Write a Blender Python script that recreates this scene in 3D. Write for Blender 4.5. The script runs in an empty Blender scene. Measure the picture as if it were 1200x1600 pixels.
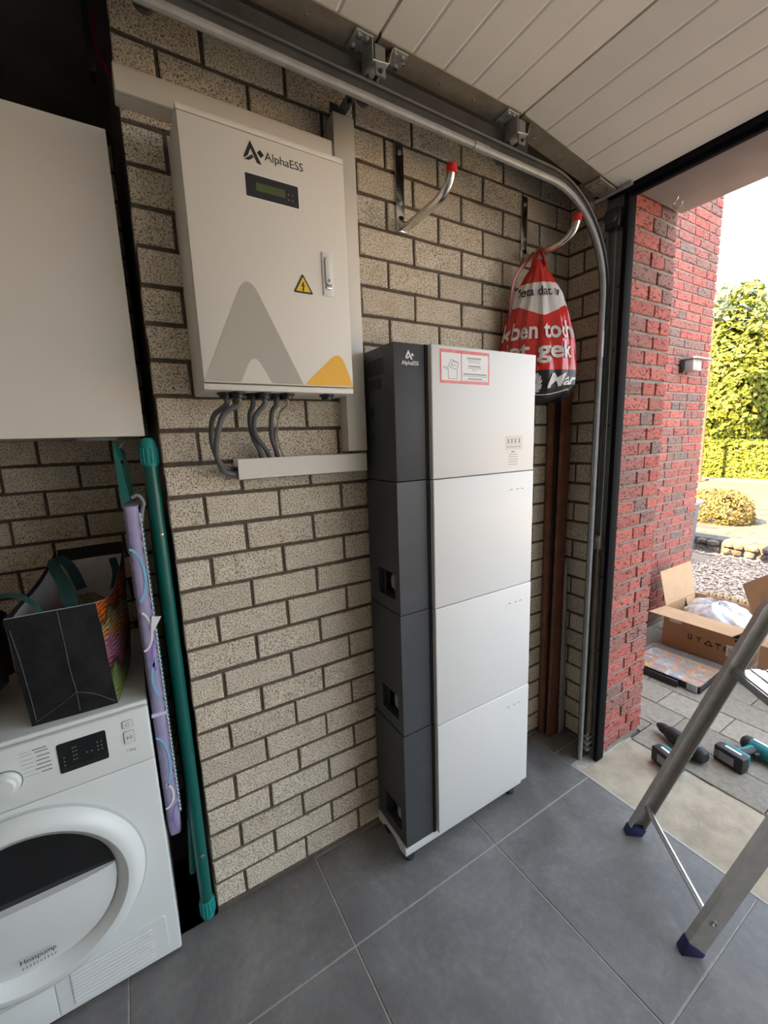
import bpy, bmesh, math, random
from mathutils import Vector, Matrix

random.seed(7)
SC = bpy.context.scene
COL = SC.collection
PI = math.pi

# ------------------------------------------------------------------ camera
F_PX = 649.3                                   # focal length in pixels of the 1200 x 1600 frame
CAM = Vector((-0.076, -1.285, 1.531))
RX = Vector((0.854, -0.519, -0.035)).normalized()
FW = Vector((0.507, 0.845, -0.169))
FW = (FW - RX * FW.dot(RX)).normalized()
DN = FW.cross(RX).normalized()
cam_data = bpy.data.cameras.new('camera')
cam = bpy.data.objects.new('camera', cam_data)
COL.objects.link(cam)
cam_data.sensor_fit = 'HORIZONTAL'
cam_data.sensor_width = 36.0
cam_data.lens = F_PX / 1200 * 36
cam_data.clip_start = 0.02
cam_data.clip_end = 200
mw = Matrix.Identity(4)
for i in range(3):
    mw[i][0], mw[i][1], mw[i][2], mw[i][3] = RX[i], -DN[i], -FW[i], CAM[i]
cam.matrix_world = mw
SC.camera = cam

# ------------------------------------------------------------------ sky, sun, exposure
world = bpy.data.worlds.new('sky')
SC.world = world
world.use_nodes = True
wn = world.node_tree
wn.nodes.clear()
w_out = wn.nodes.new('ShaderNodeOutputWorld')
w_bg = wn.nodes.new('ShaderNodeBackground')
w_tc = wn.nodes.new('ShaderNodeTexCoord')
w_no = wn.nodes.new('ShaderNodeTexNoise')
w_no.inputs['Scale'].default_value = 2.6
w_no.inputs['Detail'].default_value = 6
w_rp = wn.nodes.new('ShaderNodeValToRGB')
w_rp.color_ramp.elements[0].position = 0.40
w_rp.color_ramp.elements[0].color = (0.50, 0.72, 0.95, 1)
w_rp.color_ramp.elements[1].position = 0.60
w_rp.color_ramp.elements[1].color = (0.95, 0.97, 1.0, 1)
wn.links.new(w_tc.outputs['Generated'], w_no.inputs['Vector'])
wn.links.new(w_no.outputs['Fac'], w_rp.inputs['Fac'])
wn.links.new(w_rp.outputs['Color'], w_bg.inputs['Color'])
wn.links.new(w_bg.outputs['Background'], w_out.inputs['Surface'])
w_bg.inputs['Strength'].default_value = 1.4

sun_data = bpy.data.lights.new('sun', 'SUN')
sun_data.energy = 15.0
sun_data.angle = 0.01
sun_data.color = (1.0, 0.71, 0.39)
sun = bpy.data.objects.new('sun', sun_data)
COL.objects.link(sun)
sun.location = (-6, -3, 8)
# shines from behind the house towards +x
sun.rotation_euler = Vector((0.80, -0.05, -0.59)).to_track_quat('-Z', 'Y').to_euler()

SC.view_settings.view_transform = 'Standard'
SC.view_settings.look = 'None'
SC.view_settings.gamma = 1
SC.view_settings.exposure = 1.72
SC.view_settings.use_curve_mapping = False
SC.cycles.max_bounces = 12
SC.cycles.diffuse_bounces = 8

# ------------------------------------------------------------------ points of the photograph at a known plane
def ray(u, v):
    return RX * ((u - 600) / F_PX) + DN * ((v - 800) / F_PX) + FW
def at_x(u, v, x):
    d = ray(u, v); return CAM + d * ((x - CAM.x) / d.x)
def at_y(u, v, y):
    d = ray(u, v); return CAM + d * ((y - CAM.y) / d.y)
def at_z(u, v, z=0.0):
    d = ray(u, v); return CAM + d * ((z - CAM.z) / d.z)

# ------------------------------------------------------------------ materials
def nd(t, typ, **kw):
    n = t.nodes.new(typ)
    for k, v in kw.items():
        n.inputs[k].default_value = v
    return n

def ramp(t, stops):
    r = t.nodes.new('ShaderNodeValToRGB')
    e = r.color_ramp.elements
    while len(e) < len(stops):
        e.new(0.5)
    for el, (p, c) in zip(e, stops):
        el.position = p
        el.color = (c[0], c[1], c[2], 1)
    return r

def M(name, c, rough=0.5, metal=0.0, var=0.0, vscale=8.0, c2=None, bump=0.0, bscale=200.0, spec=None,
      emit=None, alpha=None, trans=None, coat=None):
    """plain procedural material: base colour broken up by noise, optional fine relief"""
    m = bpy.data.materials.new(name)
    m.use_nodes = True
    t = m.node_tree
    b = t.nodes['Principled BSDF']
    b.inputs['Roughness'].default_value = rough
    b.inputs['Metallic'].default_value = metal
    if spec is not None:
        b.inputs['Specular IOR Level'].default_value = spec
    if coat:
        b.inputs['Coat Weight'].default_value = coat
    geo = t.nodes.new('ShaderNodeNewGeometry')
    if var or c2:
        no = nd(t, 'ShaderNodeTexNoise', Scale=vscale, Detail=5.0, Roughness=0.6)
        t.links.new(geo.outputs['Position'], no.inputs['Vector'])
        cc = c2 if c2 else tuple(x * (1 - var) for x in c)
        r = ramp(t, [(0.35, cc), (0.65, c)])
        t.links.new(no.outputs['Fac'], r.inputs['Fac'])
        t.links.new(r.outputs['Color'], b.inputs['Base Color'])
    else:
        b.inputs['Base Color'].default_value = (*c, 1)
    if bump:
        nb = nd(t, 'ShaderNodeTexNoise', Scale=bscale, Detail=3.0)
        t.links.new(geo.outputs['Position'], nb.inputs['Vector'])
        bp = nd(t, 'ShaderNodeBump', Strength=bump, Distance=0.004)
        t.links.new(nb.outputs['Fac'], bp.inputs['Height'])
        t.links.new(bp.outputs['Normal'], b.inputs['Normal'])
    if emit:
        b.inputs['Emission Color'].default_value = (*emit[0], 1)
        b.inputs['Emission Strength'].default_value = emit[1]
    if trans:
        b.inputs['Transmission Weight'].default_value = trans
    if alpha is not None:
        b.inputs['Alpha'].default_value = alpha
    return m

def M_block():
    """light split-face concrete brick: beige grain with dark pits"""
    m = bpy.data.materials.new('concrete_brick')
    m.use_nodes = True
    t = m.node_tree
    b = t.nodes['Principled BSDF']
    b.inputs['Roughness'].default_value = 0.95
    b.inputs['Specular IOR Level'].default_value = 0.15
    geo = t.nodes.new('ShaderNodeNewGeometry')
    n1 = nd(t, 'ShaderNodeTexNoise', Scale=230.0, Detail=2.5, Roughness=0.65)
    n2 = nd(t, 'ShaderNodeTexNoise', Scale=22.0, Detail=3.0)
    t.links.new(geo.outputs['Position'], n1.inputs['Vector'])
    t.links.new(geo.outputs['Position'], n2.inputs['Vector'])
    r1 = ramp(t, [(0.33, (0.12, 0.095, 0.07)), (0.42, (0.46, 0.395, 0.305)), (0.50, (0.80, 0.725, 0.595)), (0.68, (0.95, 0.885, 0.76))])
    t.links.new(n1.outputs['Fac'], r1.inputs['Fac'])
    oi = t.nodes.new('ShaderNodeObjectInfo')
    r2 = ramp(t, [(0.0, (0.86, 0.84, 0.82)), (0.5, (0.96, 0.94, 0.91)), (1.0, (1.0, 1.0, 1.0))])
    t.links.new(oi.outputs['Random'], r2.inputs['Fac'])
    mx = t.nodes.new('ShaderNodeMix'); mx.data_type = 'RGBA'; mx.blend_type = 'MULTIPLY'
    mx.inputs[0].default_value = 1.0
    t.links.new(r1.outputs['Color'], mx.inputs[6])
    t.links.new(r2.outputs['Color'], mx.inputs[7])
    mx2 = t.nodes.new('ShaderNodeMix'); mx2.data_type = 'RGBA'; mx2.blend_type = 'MULTIPLY'
    mx2.inputs[0].default_value = 0.45
    r3 = ramp(t, [(0.3, (0.7, 0.66, 0.6)), (0.7, (1, 1, 1))])
    t.links.new(n2.outputs['Fac'], r3.inputs['Fac'])
    t.links.new(mx.outputs[2], mx2.inputs[6])
    t.links.new(r3.outputs['Color'], mx2.inputs[7])
    t.links.new(mx2.outputs[2], b.inputs['Base Color'])
    bp = nd(t, 'ShaderNodeBump', Strength=0.7, Distance=0.003)
    t.links.new(n1.outputs['Fac'], bp.inputs['Height'])
    t.links.new(bp.outputs['Normal'], b.inputs['Normal'])
    return m

def M_red():
    """hand-moulded red brick, each brick its own tone, dark creases"""
    m = bpy.data.materials.new('red_brick')
    m.use_nodes = True
    t = m.node_tree
    b = t.nodes['Principled BSDF']
    b.inputs['Roughness'].default_value = 0.9
    b.inputs['Specular IOR Level'].default_value = 0.2
    geo = t.nodes.new('ShaderNodeNewGeometry')
    oi = t.nodes.new('ShaderNodeObjectInfo')
    r1 = ramp(t, [(0.0, (0.23, 0.165, 0.145)), (0.25, (0.33, 0.15, 0.13)), (0.7, (0.43, 0.125, 0.105)), (1.0, (0.49, 0.17, 0.14))])
    t.links.new(oi.outputs['Random'], r1.inputs['Fac'])
    mp = t.nodes.new('ShaderNodeMapping')
    mp.inputs['Scale'].default_value = (1, 1, 2.4)
    t.links.new(geo.outputs['Position'], mp.inputs['Vector'])
    n1 = nd(t, 'ShaderNodeTexNoise', Scale=38.0, Detail=3.0, Distortion=1.2)
    t.links.new(mp.outputs['Vector'], n1.inputs['Vector'])
    r2 = ramp(t, [(0.36, (0.30, 0.28, 0.28)), (0.45, (0.95, 0.92, 0.92)), (0.7, (1.1, 1.1, 1.1))])
    t.links.new(n1.outputs['Fac'], r2.inputs['Fac'])
    mx = t.nodes.new('ShaderNodeMix'); mx.data_type = 'RGBA'; mx.blend_type = 'MULTIPLY'
    mx.inputs[0].default_value = 1.0
    t.links.new(r1.outputs['Color'], mx.inputs[6])
    t.links.new(r2.outputs['Color'], mx.inputs[7])
    t.links.new(mx.outputs[2], b.inputs['Base Color'])
    bp = nd(t, 'ShaderNodeBump', Strength=0.9, Distance=0.006)
    t.links.new(n1.outputs['Fac'], bp.inputs['Height'])
    t.links.new(bp.outputs['Normal'], b.inputs['Normal'])
    return m

def M_tile():
    m = bpy.data.materials.new('slate_tile')
    m.use_nodes = True
    t = m.node_tree
    b = t.nodes['Principled BSDF']
    b.inputs['Specular IOR Level'].default_value = 0.45
    geo = t.nodes.new('ShaderNodeNewGeometry')
    n1 = nd(t, 'ShaderNodeTexNoise', Scale=3.2, Detail=7.0, Roughness=0.68, Distortion=0.6)
    n2 = nd(t, 'ShaderNodeTexNoise', Scale=45.0, Detail=4.0, Roughness=0.7)
    t.links.new(geo.outputs['Position'], n1.inputs['Vector'])
    t.links.new(geo.outputs['Position'], n2.inputs['Vector'])
    r1 = ramp(t, [(0.30, (0.135, 0.129, 0.128)), (0.5, (0.195, 0.188, 0.187)), (0.72, (0.275, 0.267, 0.262))])
    t.links.new(n1.outputs['Fac'], r1.inputs['Fac'])
    r2 = ramp(t, [(0.3, (0.85, 0.85, 0.85)), (0.6, (1.0, 1.0, 1.0)), (0.8, (1.25, 1.25, 1.25))])
    t.links.new(n2.outputs['Fac'], r2.inputs['Fac'])
    mx = t.nodes.new('ShaderNodeMix'); mx.data_type = 'RGBA'; mx.blend_type = 'MULTIPLY'
    mx.inputs[0].default_value = 1.0
    t.links.new(r1.outputs['Color'], mx.inputs[6])
    t.links.new(r2.outputs['Color'], mx.inputs[7])
    t.links.new(mx.outputs[2], b.inputs['Base Color'])
    r3 = ramp(t, [(0.3, (0.36, 0.36, 0.36)), (0.7, (0.52, 0.52, 0.52))])
    t.links.new(n1.outputs['Fac'], r3.inputs['Fac'])
    t.links.new(r3.outputs['Color'], b.inputs['Roughness'])
    bp = nd(t, 'ShaderNodeBump', Strength=0.08, Distance=0.002)
    t.links.new(n2.outputs['Fac'], bp.inputs['Height'])
    t.links.new(bp.outputs['Normal'], b.inputs['Normal'])
    return m

def M_random(name, stops, rough=0.9, vscale=60.0, bump=0.3, bscale=150.0, var=(0.75, 1.1)):
    """colour drawn per object, broken up by noise"""
    m = bpy.data.materials.new(name)
    m.use_nodes = True
    t = m.node_tree
    b = t.nodes['Principled BSDF']
    b.inputs['Roughness'].default_value = rough
    b.inputs['Specular IOR Level'].default_value = 0.2
    geo = t.nodes.new('ShaderNodeNewGeometry')
    oi = t.nodes.new('ShaderNodeObjectInfo')
    r1 = ramp(t, stops)
    t.links.new(oi.outputs['Random'], r1.inputs['Fac'])
    n1 = nd(t, 'ShaderNodeTexNoise', Scale=vscale, Detail=4.0, Roughness=0.65)
    t.links.new(geo.outputs['Position'], n1.inputs['Vector'])
    r2 = ramp(t, [(0.3, (var[0],) * 3), (0.7, (var[1],) * 3)])
    t.links.new(n1.outputs['Fac'], r2.inputs['Fac'])
    mx = t.nodes.new('ShaderNodeMix'); mx.data_type = 'RGBA'; mx.blend_type = 'MULTIPLY'
    mx.inputs[0].default_value = 1.0
    t.links.new(r1.outputs['Color'], mx.inputs[6])
    t.links.new(r2.outputs['Color'], mx.inputs[7])
    t.links.new(mx.outputs[2], b.inputs['Base Color'])
    nb = nd(t, 'ShaderNodeTexNoise', Scale=bscale, Detail=3.0)
    t.links.new(geo.outputs['Position'], nb.inputs['Vector'])
    bp = nd(t, 'ShaderNodeBump', Strength=bump, Distance=0.004)
    t.links.new(nb.outputs['Fac'], bp.inputs['Height'])
    t.links.new(bp.outputs['Normal'], b.inputs['Normal'])
    return m

def M_leaf(name, stops, trans=0.25):
    """leaf colour drawn per leaf (mesh island), a little light let through"""
    m = bpy.data.materials.new(name)
    m.use_nodes = True
    t = m.node_tree
    b = t.nodes['Principled BSDF']
    b.inputs['Roughness'].default_value = 0.6
    geo = t.nodes.new('ShaderNodeNewGeometry')
    r1 = ramp(t, stops)
    t.links.new(geo.outputs['Random Per Island'], r1.inputs['Fac'])
    t.links.new(r1.outputs['Color'], b.inputs['Base Color'])
    tr = t.nodes.new('ShaderNodeBsdfTranslucent')
    t.links.new(r1.outputs['Color'], tr.inputs['Color'])
    ms = t.nodes.new('ShaderNodeMixShader')
    ms.inputs[0].default_value = trans
    t.links.new(b.outputs[0], ms.inputs[1])
    t.links.new(tr.outputs[0], ms.inputs[2])
    t.links.new(ms.outputs[0], t.nodes['Material Output'].inputs['Surface'])
    return m

MAT = {
    'block': M_block(),
    'red': M_red(),
    'tile': M_tile(),
    'mortar': M('mortar', (0.150, 0.118, 0.088), 0.95, var=0.35, vscale=60, bump=0.5, bscale=300),
    'red_mortar': M('red_mortar', (0.34, 0.295, 0.245), 0.95, var=0.3, vscale=50, bump=0.4),
    'grout': M('grout', (0.52, 0.50, 0.46), 0.9, var=0.25, vscale=40),
    'plaster': M('plaster', (0.52, 0.49, 0.44), 0.9, var=0.06, vscale=4),
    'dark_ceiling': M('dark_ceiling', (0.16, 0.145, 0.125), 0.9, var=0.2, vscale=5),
    'white_paint': M('white_paint', (0.76, 0.755, 0.735), 0.42, var=0.02, vscale=6),
    'ivory_paint': M('ivory_paint', (0.74, 0.705, 0.635), 0.5, var=0.02, vscale=6),
    'trunking': M('trunking', (0.72, 0.68, 0.60), 0.45, var=0.03, vscale=10),
    'door_panel': M('door_panel', (0.82, 0.79, 0.73), 0.55, var=0.05, vscale=5),
    'appliance': M('appliance', (0.74, 0.77, 0.75), 0.32, var=0.02, vscale=4),
    'appliance_grey': M('appliance_grey', (0.60, 0.63, 0.61), 0.4),
    'anthracite': M('anthracite', (0.052, 0.057, 0.064), 0.5, var=0.15, vscale=12, bump=0.05, bscale=500),
    'recess': M('recess_black', (0.012, 0.012, 0.013), 0.6, var=0.2),
    'black': M('black_plastic', (0.016, 0.016, 0.018), 0.45, var=0.2, vscale=20),
    'rubber': M('rubber', (0.010, 0.010, 0.011), 0.85, var=0.2, vscale=30, spec=0.1),
    'glass_black': M('glass_black', (0.012, 0.013, 0.014), 0.08, var=0.1, coat=0.6),
    'galv': M('galvanised_steel', (0.50, 0.51, 0.50), 0.42, 0.55, var=0.22, vscale=25),
    'galv_dull': M('dull_zinc', (0.38, 0.335, 0.275), 0.42, 0.45, var=0.25, vscale=18),
    'track_steel': M('track_steel', (0.36, 0.365, 0.36), 0.5, 0.35, var=0.2, vscale=20),
    'rail_dark': M('dark_rail', (0.085, 0.087, 0.09), 0.45, 0.4, var=0.3, vscale=15),
    'frame_grey': M('frame_grey', (0.22, 0.235, 0.24), 0.55, 0.1, var=0.2, vscale=10),
    'alu': M('aluminium', (0.62, 0.62, 0.61), 0.30, 0.92, var=0.12, vscale=40),
    'bounce_paving': M('bounce_paving', (0.56, 0.46, 0.33), 0.9, c2=(0.46, 0.37, 0.26), vscale=8, bump=0.3, bscale=40),  # pale warm surface for bouncing sunlight, out of view
    'alu_dark': M('ladder_alu', (0.52, 0.50, 0.465), 0.40, 0.5, var=0.15, vscale=30),
    'chrome': M('chrome', (0.72, 0.71, 0.68), 0.20, 1.0, var=0.1, vscale=30),
    'red_plastic': M('red_plastic', (0.72, 0.02, 0.012), 0.4, var=0.1),
    'navy': M('navy_rubber', (0.018, 0.024, 0.10), 0.55, var=0.2),
    'grey_print': M('grey_print', (0.43, 0.405, 0.345), 0.5, var=0.02),
    'yellow_print': M('yellow_print', (0.90, 0.47, 0.012), 0.45, var=0.03),
    'sign_yellow': M('sign_yellow', (0.85, 0.55, 0.02), 0.5, var=0.03),
    'ink': M('ink', (0.016, 0.016, 0.018), 0.5, var=0.1),
    'ink_grey': M('ink_grey', (0.30, 0.30, 0.30), 0.6, var=0.1),
    'white_print': M('white_print', (0.80, 0.80, 0.80), 0.5, var=0.02),
    'lcd': M('lcd_green', (0.085, 0.115, 0.045), 0.3, var=0.12),
    'cable': M('cable_grey', (0.105, 0.108, 0.112), 0.5, var=0.15, vscale=40),
    'cable_light': M('cable_light', (0.34, 0.31, 0.25), 0.4, var=0.15, vscale=40),
    'cable_red': M('cable_red', (0.20, 0.012, 0.02), 0.5, var=0.2),
    'teal': M('teal_enamel', (0.003, 0.115, 0.095), 0.32, var=0.12, vscale=12),
    'teal_cap': M('teal_plastic', (0.012, 0.30, 0.28), 0.5, var=0.1, vscale=12),
    'lilac': M('lilac_cloth', (0.36, 0.33, 0.52), 0.9, var=0.12, vscale=30, bump=0.25, bscale=120),
    'lilac_pale': M('lilac_hem', (0.66, 0.64, 0.74), 0.9, var=0.1, vscale=30),
    'cyan_print': M('cyan_print', (0.22, 0.55, 0.80), 0.8, var=0.05),
    'purple_print': M('purple_print', (0.30, 0.16, 0.55), 0.8, var=0.05),
    'bag_black': M('woven_black', (0.010, 0.010, 0.011), 0.62, c2=(0.018, 0.018, 0.019), vscale=22, bump=0.35, bscale=60, spec=0.2),
    'bag_crease': M('crease_grey', (0.10, 0.10, 0.10), 0.7, var=0.4, vscale=60),
    'bag_inside': M('bag_lining', (0.55, 0.54, 0.53), 0.8, var=0.2, vscale=20),
    'bag_strap': M('bag_strap', (0.012, 0.060, 0.055), 0.8, var=0.2, vscale=60),
    'dark_cloth': M('dark_cloth', (0.010, 0.010, 0.011), 0.9, var=0.3, vscale=40),
    'shop_red': M('foil_red', (0.66, 0.018, 0.015), 0.20, var=0.12, vscale=14, coat=0.5),
    'shop_black': M('foil_black', (0.018, 0.018, 0.02), 0.3, var=0.2, vscale=14),
    'shop_white': M('foil_white', (0.78, 0.76, 0.74), 0.4, var=0.05, vscale=14),
    'shop_clear': M('foil_pale_red', (0.42, 0.14, 0.13), 0.35, var=0.3, vscale=30),
    'wood': M('brown_wood', (0.26, 0.105, 0.06), 0.55, c2=(0.17, 0.07, 0.045), vscale=14, bump=0.15, bscale=60),
    'gap_shade': M('plank_gap_shade', (0.030, 0.012, 0.010), 0.6, var=0.3, vscale=14),  # near-black colour for the shade between the leaning planks
    'white_strip': M('white_strip', (0.50, 0.49, 0.47), 0.6, var=0.1),
    'concrete': M('concrete', (0.50, 0.43, 0.335), 0.95, c2=(0.36, 0.31, 0.24), vscale=9, bump=0.6, bscale=90),
    'soffit': M('soffit', (0.36, 0.335, 0.315), 0.85, c2=(0.29, 0.27, 0.255), vscale=5, bump=0.1, bscale=60),
    'sand_joint': M('sand_joint', (0.11, 0.10, 0.085), 0.95, var=0.3, vscale=40),
    'paver': M_random('grey_paver', [(0, (0.27, 0.245, 0.205)), (0.5, (0.31, 0.28, 0.235)), (1, (0.35, 0.32, 0.27))], vscale=40),
    'path_slab': M_random('path_slab', [(0, (0.085, 0.082, 0.074)), (1, (0.12, 0.115, 0.105))], vscale=30),
    'clinker': M('road_clinker', (0.22, 0.105, 0.068), 0.9, c2=(0.18, 0.085, 0.057), vscale=6, bump=0.3, bscale=40),
    'kerb': M('kerb', (0.13, 0.118, 0.10), 0.9, var=0.2, vscale=10),
    'soil': M('soil', (0.16, 0.13, 0.09), 0.95, var=0.4, vscale=8, bump=0.4, bscale=30),
    'gravel_base': M('gravel_base', (0.34, 0.24, 0.185), 0.95, var=0.5, vscale=90, bump=0.6, bscale=120),
    'gravel': M_leaf('gravel_stone', [(0, (0.28, 0.18, 0.135)), (0.5, (0.48, 0.34, 0.27)), (1, (0.66, 0.54, 0.46))], trans=0.0),
    'stone': M_random('edging_stone', [(0, (0.09, 0.07, 0.058)), (1, (0.20, 0.16, 0.13))], vscale=30, bump=0.8, bscale=40),
    'card': M('cardboard', (0.47, 0.285, 0.155), 0.85, var=0.1, vscale=10, bump=0.05, bscale=80),
    'card_in': M('cardboard_inside', (0.52, 0.33, 0.19), 0.85, var=0.1, vscale=10),
    'card_edge': M('cardboard_edge', (0.62, 0.45, 0.28), 0.85, var=0.15, vscale=60),
    'film': M('plastic_film', (0.72, 0.72, 0.75), 0.25, var=0.3, vscale=18, bump=0.8, bscale=26, coat=0.5),
    'orange': M('orange_plastic', (0.80, 0.30, 0.02), 0.5, var=0.2, vscale=40),
    'amber': M('amber_plastic', (0.72, 0.46, 0.05), 0.5, var=0.25, vscale=40),
    'clear_lid': M('clear_lid', (0.85, 0.85, 0.86), 0.08, alpha=0.16, coat=0.6),
    'makita_teal': M('tool_teal', (0.015, 0.23, 0.26), 0.5, var=0.1, vscale=40),
    'tool_black': M('tool_black', (0.020, 0.021, 0.023), 0.55, var=0.2, vscale=40),
    'tool_grey': M('tool_grey', (0.30, 0.31, 0.32), 0.5, var=0.1, vscale=40),
    'bin_grey': M('bin_grey', (0.10, 0.118, 0.135), 0.5, var=0.1),
    'lamp_grey': M('lamp_grey', (0.36, 0.345, 0.32), 0.5, 0.2, var=0.1),
    'leaf_hedge': M_leaf('hedge_leaf', [(0, (0.085, 0.125, 0.012)), (0.5, (0.18, 0.21, 0.020)), (1, (0.27, 0.27, 0.035))]),
    'leaf_tree': M_leaf('tree_leaf', [(0, (0.075, 0.115, 0.012)), (0.5, (0.17, 0.20, 0.022)), (1, (0.29, 0.29, 0.05))]),
    'leaf_bush': M_leaf('bush_leaf', [(0, (0.09, 0.08, 0.018)), (0.6, (0.19, 0.155, 0.04)), (1, (0.32, 0.17, 0.05))]),
    'leaf_dark': M_leaf('far_leaf', [(0, (0.10, 0.13, 0.07)), (1, (0.26, 0.30, 0.17))]),
    'bark': M('bark', (0.12, 0.085, 0.055), 0.95, var=0.3, vscale=20, bump=0.5, bscale=40),
    'ground': M('far_ground', (0.30, 0.27, 0.19), 0.95, var=0.3, vscale=3),
}

# ------------------------------------------------------------------ mesh builder
class MB:
    def __init__(self):
        self.V, self.F = [], []
    def add(self, vs, fs):
        n = len(self.V)
        self.V += [Vector(v) for v in vs]
        self.F += [tuple(i + n for i in f) for f in fs]
        return self
    def box(self, x0, x1, y0, y1, z0, z1):
        x0, x1 = min(x0, x1), max(x0, x1); y0, y1 = min(y0, y1), max(y0, y1); z0, z1 = min(z0, z1), max(z0, z1)
        vs = [(x0, y0, z0), (x1, y0, z0), (x1, y1, z0), (x0, y1, z0), (x0, y0, z1), (x1, y0, z1), (x1, y1, z1), (x0, y1, z1)]
        return self.add(vs, [(0, 3, 2, 1), (4, 5, 6, 7), (0, 1, 5, 4), (1, 2, 6, 5), (2, 3, 7, 6), (3, 0, 4, 7)])
    def hexa(self, bot, top):
        """four bottom and four top corners in the same turning order"""
        return self.add(list(bot) + list(top), [(0, 3, 2, 1), (4, 5, 6, 7), (0, 1, 5, 4), (1, 2, 6, 5), (2, 3, 7, 6), (3, 0, 4, 7)])
    def bar(self, a, b, w, h, up=(0, 0, 1)):
        """rectangular bar from a to b, w wide, h along up"""
        a, b = Vector(a), Vector(b)
        d = (b - a).normalized(); up = Vector(up)
        s = d.cross(up).normalized(); u = s.cross(d).normalized()
        s *= w / 2; u *= h / 2
        return self.hexa([a - s - u, a + s - u, a + s + u, a - s + u], [b - s - u, b + s - u, b + s + u, b - s + u])
    def prism(self, pts, fr, d0, d1):
        """2-D outline pts extruded from d0 to d1; fr(x, y, d) places a point"""
        n = len(pts)
        vs = [fr(x, y, d0) for x, y in pts] + [fr(x, y, d1) for x, y in pts]
        fs = [tuple(range(n - 1, -1, -1)), tuple(range(n, 2 * n))]
        fs += [(i, (i + 1) % n, n + (i + 1) % n, n + i) for i in range(n)]
        return self.add(vs, fs)
    def tube(self, path, r, seg=10, flat=1.0, cap=True, up=None):
        """round (or flattened) tube along a path; r a number or one per point"""
        P = [Vector(p) for p in path]
        n = len(P)
        R = r if isinstance(r, (list, tuple)) else [r] * n
        base = len(self.V)
        u = None
        for i in range(n):
            t = (P[min(i + 1, n - 1)] - P[max(i - 1, 0)]).normalized()
            if u is None:
                ref = Vector(up) if up else (Vector((0, 0, 1)) if abs(t.z) < 0.9 else Vector((0, 1, 0)))
                u = (ref - t * ref.dot(t)).normalized()
            else:
                u = (u - t * u.dot(t)).normalized()
            w = t.cross(u)
            for k in range(seg):
                a = 2 * PI * k / seg
                self.V.append(P[i] + u * (math.cos(a) * R[i]) + w * (math.sin(a) * R[i] * flat))
        for i in range(n - 1):
            for k in range(seg):
                a, b = base + i * seg + k, base + i * seg + (k + 1) % seg
                self.F.append((a, b, b + seg, a + seg))
        if cap:
            self.F.append(tuple(base + k for k in range(seg - 1, -1, -1)))
            self.F.append(tuple(base + (n - 1) * seg + k for k in range(seg)))
        return self
    def lathe(self, prof, o, axis, seg=24):
        """profile of (radius, distance along axis) turned about axis through o"""
        o, ax = Vector(o), Vector(axis).normalized()
        ref = Vector((0, 0, 1)) if abs(ax.z) < 0.9 else Vector((1, 0, 0))
        u = (ref - ax * ref.dot(ax)).normalized(); w = ax.cross(u)
        base = len(self.V)
        for r, d in prof:
            for k in range(seg):
                a = 2 * PI * k / seg
                self.V.append(o + ax * d + u * (math.cos(a) * r) + w * (math.sin(a) * r))
        for i in range(len(prof) - 1):
            for k in range(seg):
                a, b = base + i * seg + k, base + i * seg + (k + 1) % seg
                self.F.append((a, b, b + seg, a + seg))
        if prof[0][0] > 1e-5:
            self.F.append(tuple(base + k for k in range(seg - 1, -1, -1)))
        if prof[-1][0] > 1e-5:
            self.F.append(tuple(base + (len(prof) - 1) * seg + k for k in range(seg)))
        return self
    def grid(self, fn, nu, nv, wrap=False):
        base = len(self.V)
        for j in range(nv + 1):
            for i in range(nu + (0 if wrap else 1)):
                self.V.append(Vector(fn(i / nu, j / nv)))
        w = nu if wrap else nu + 1
        for j in range(nv):
            for i in range(nu):
                a = base + j * w + i; b = base + j * w + (i + 1) % w
                self.F.append((a, b, b + w, a + w))
        return self
    def sweep(self, prof, path, nrm, side):
        """closed 2-D profile (a along nrm_i, b along side) swept along path"""
        base = len(self.V); n = len(prof)
        for p, nn in zip(path, nrm):
            for a, b in prof:
                self.V.append(Vector(p) + Vector(nn) * a + Vector(side) * b)
        for i in range(len(path) - 1):
            for k in range(n):
                a, b = base + i * n + k, base + i * n + (k + 1) % n
                self.F.append((a, b, b + n, a + n))
        self.F.append(tuple(base + k for k in range(n - 1, -1, -1)))
        self.F.append(tuple(base + (len(path) - 1) * n + k for k in range(n)))
        return self

FLIP = 1                                           # -1: parts built locally are mirrored in x
WM = {}                                            # world matrix of every object built, by name

def tag(o, label=None, cat=None, group=None, kind=None):
    if label: o['label'] = label
    if cat: o['category'] = cat
    if group: o['group'] = group
    if kind: o['kind'] = kind
    return o

def thing(name, loc=(0, 0, 0), rz=0.0, label=None, cat=None, group=None, kind=None, mat=None):
    o = bpy.data.objects.new(name, None)
    o.empty_display_size = 0.05
    COL.objects.link(o)
    m = mat if mat is not None else Matrix.Translation(Vector(loc)) @ Matrix.Rotation(rz, 4, 'Z')
    o.matrix_world = m
    WM[o.name] = m.copy()
    return tag(o, label, cat, group, kind)

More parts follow.
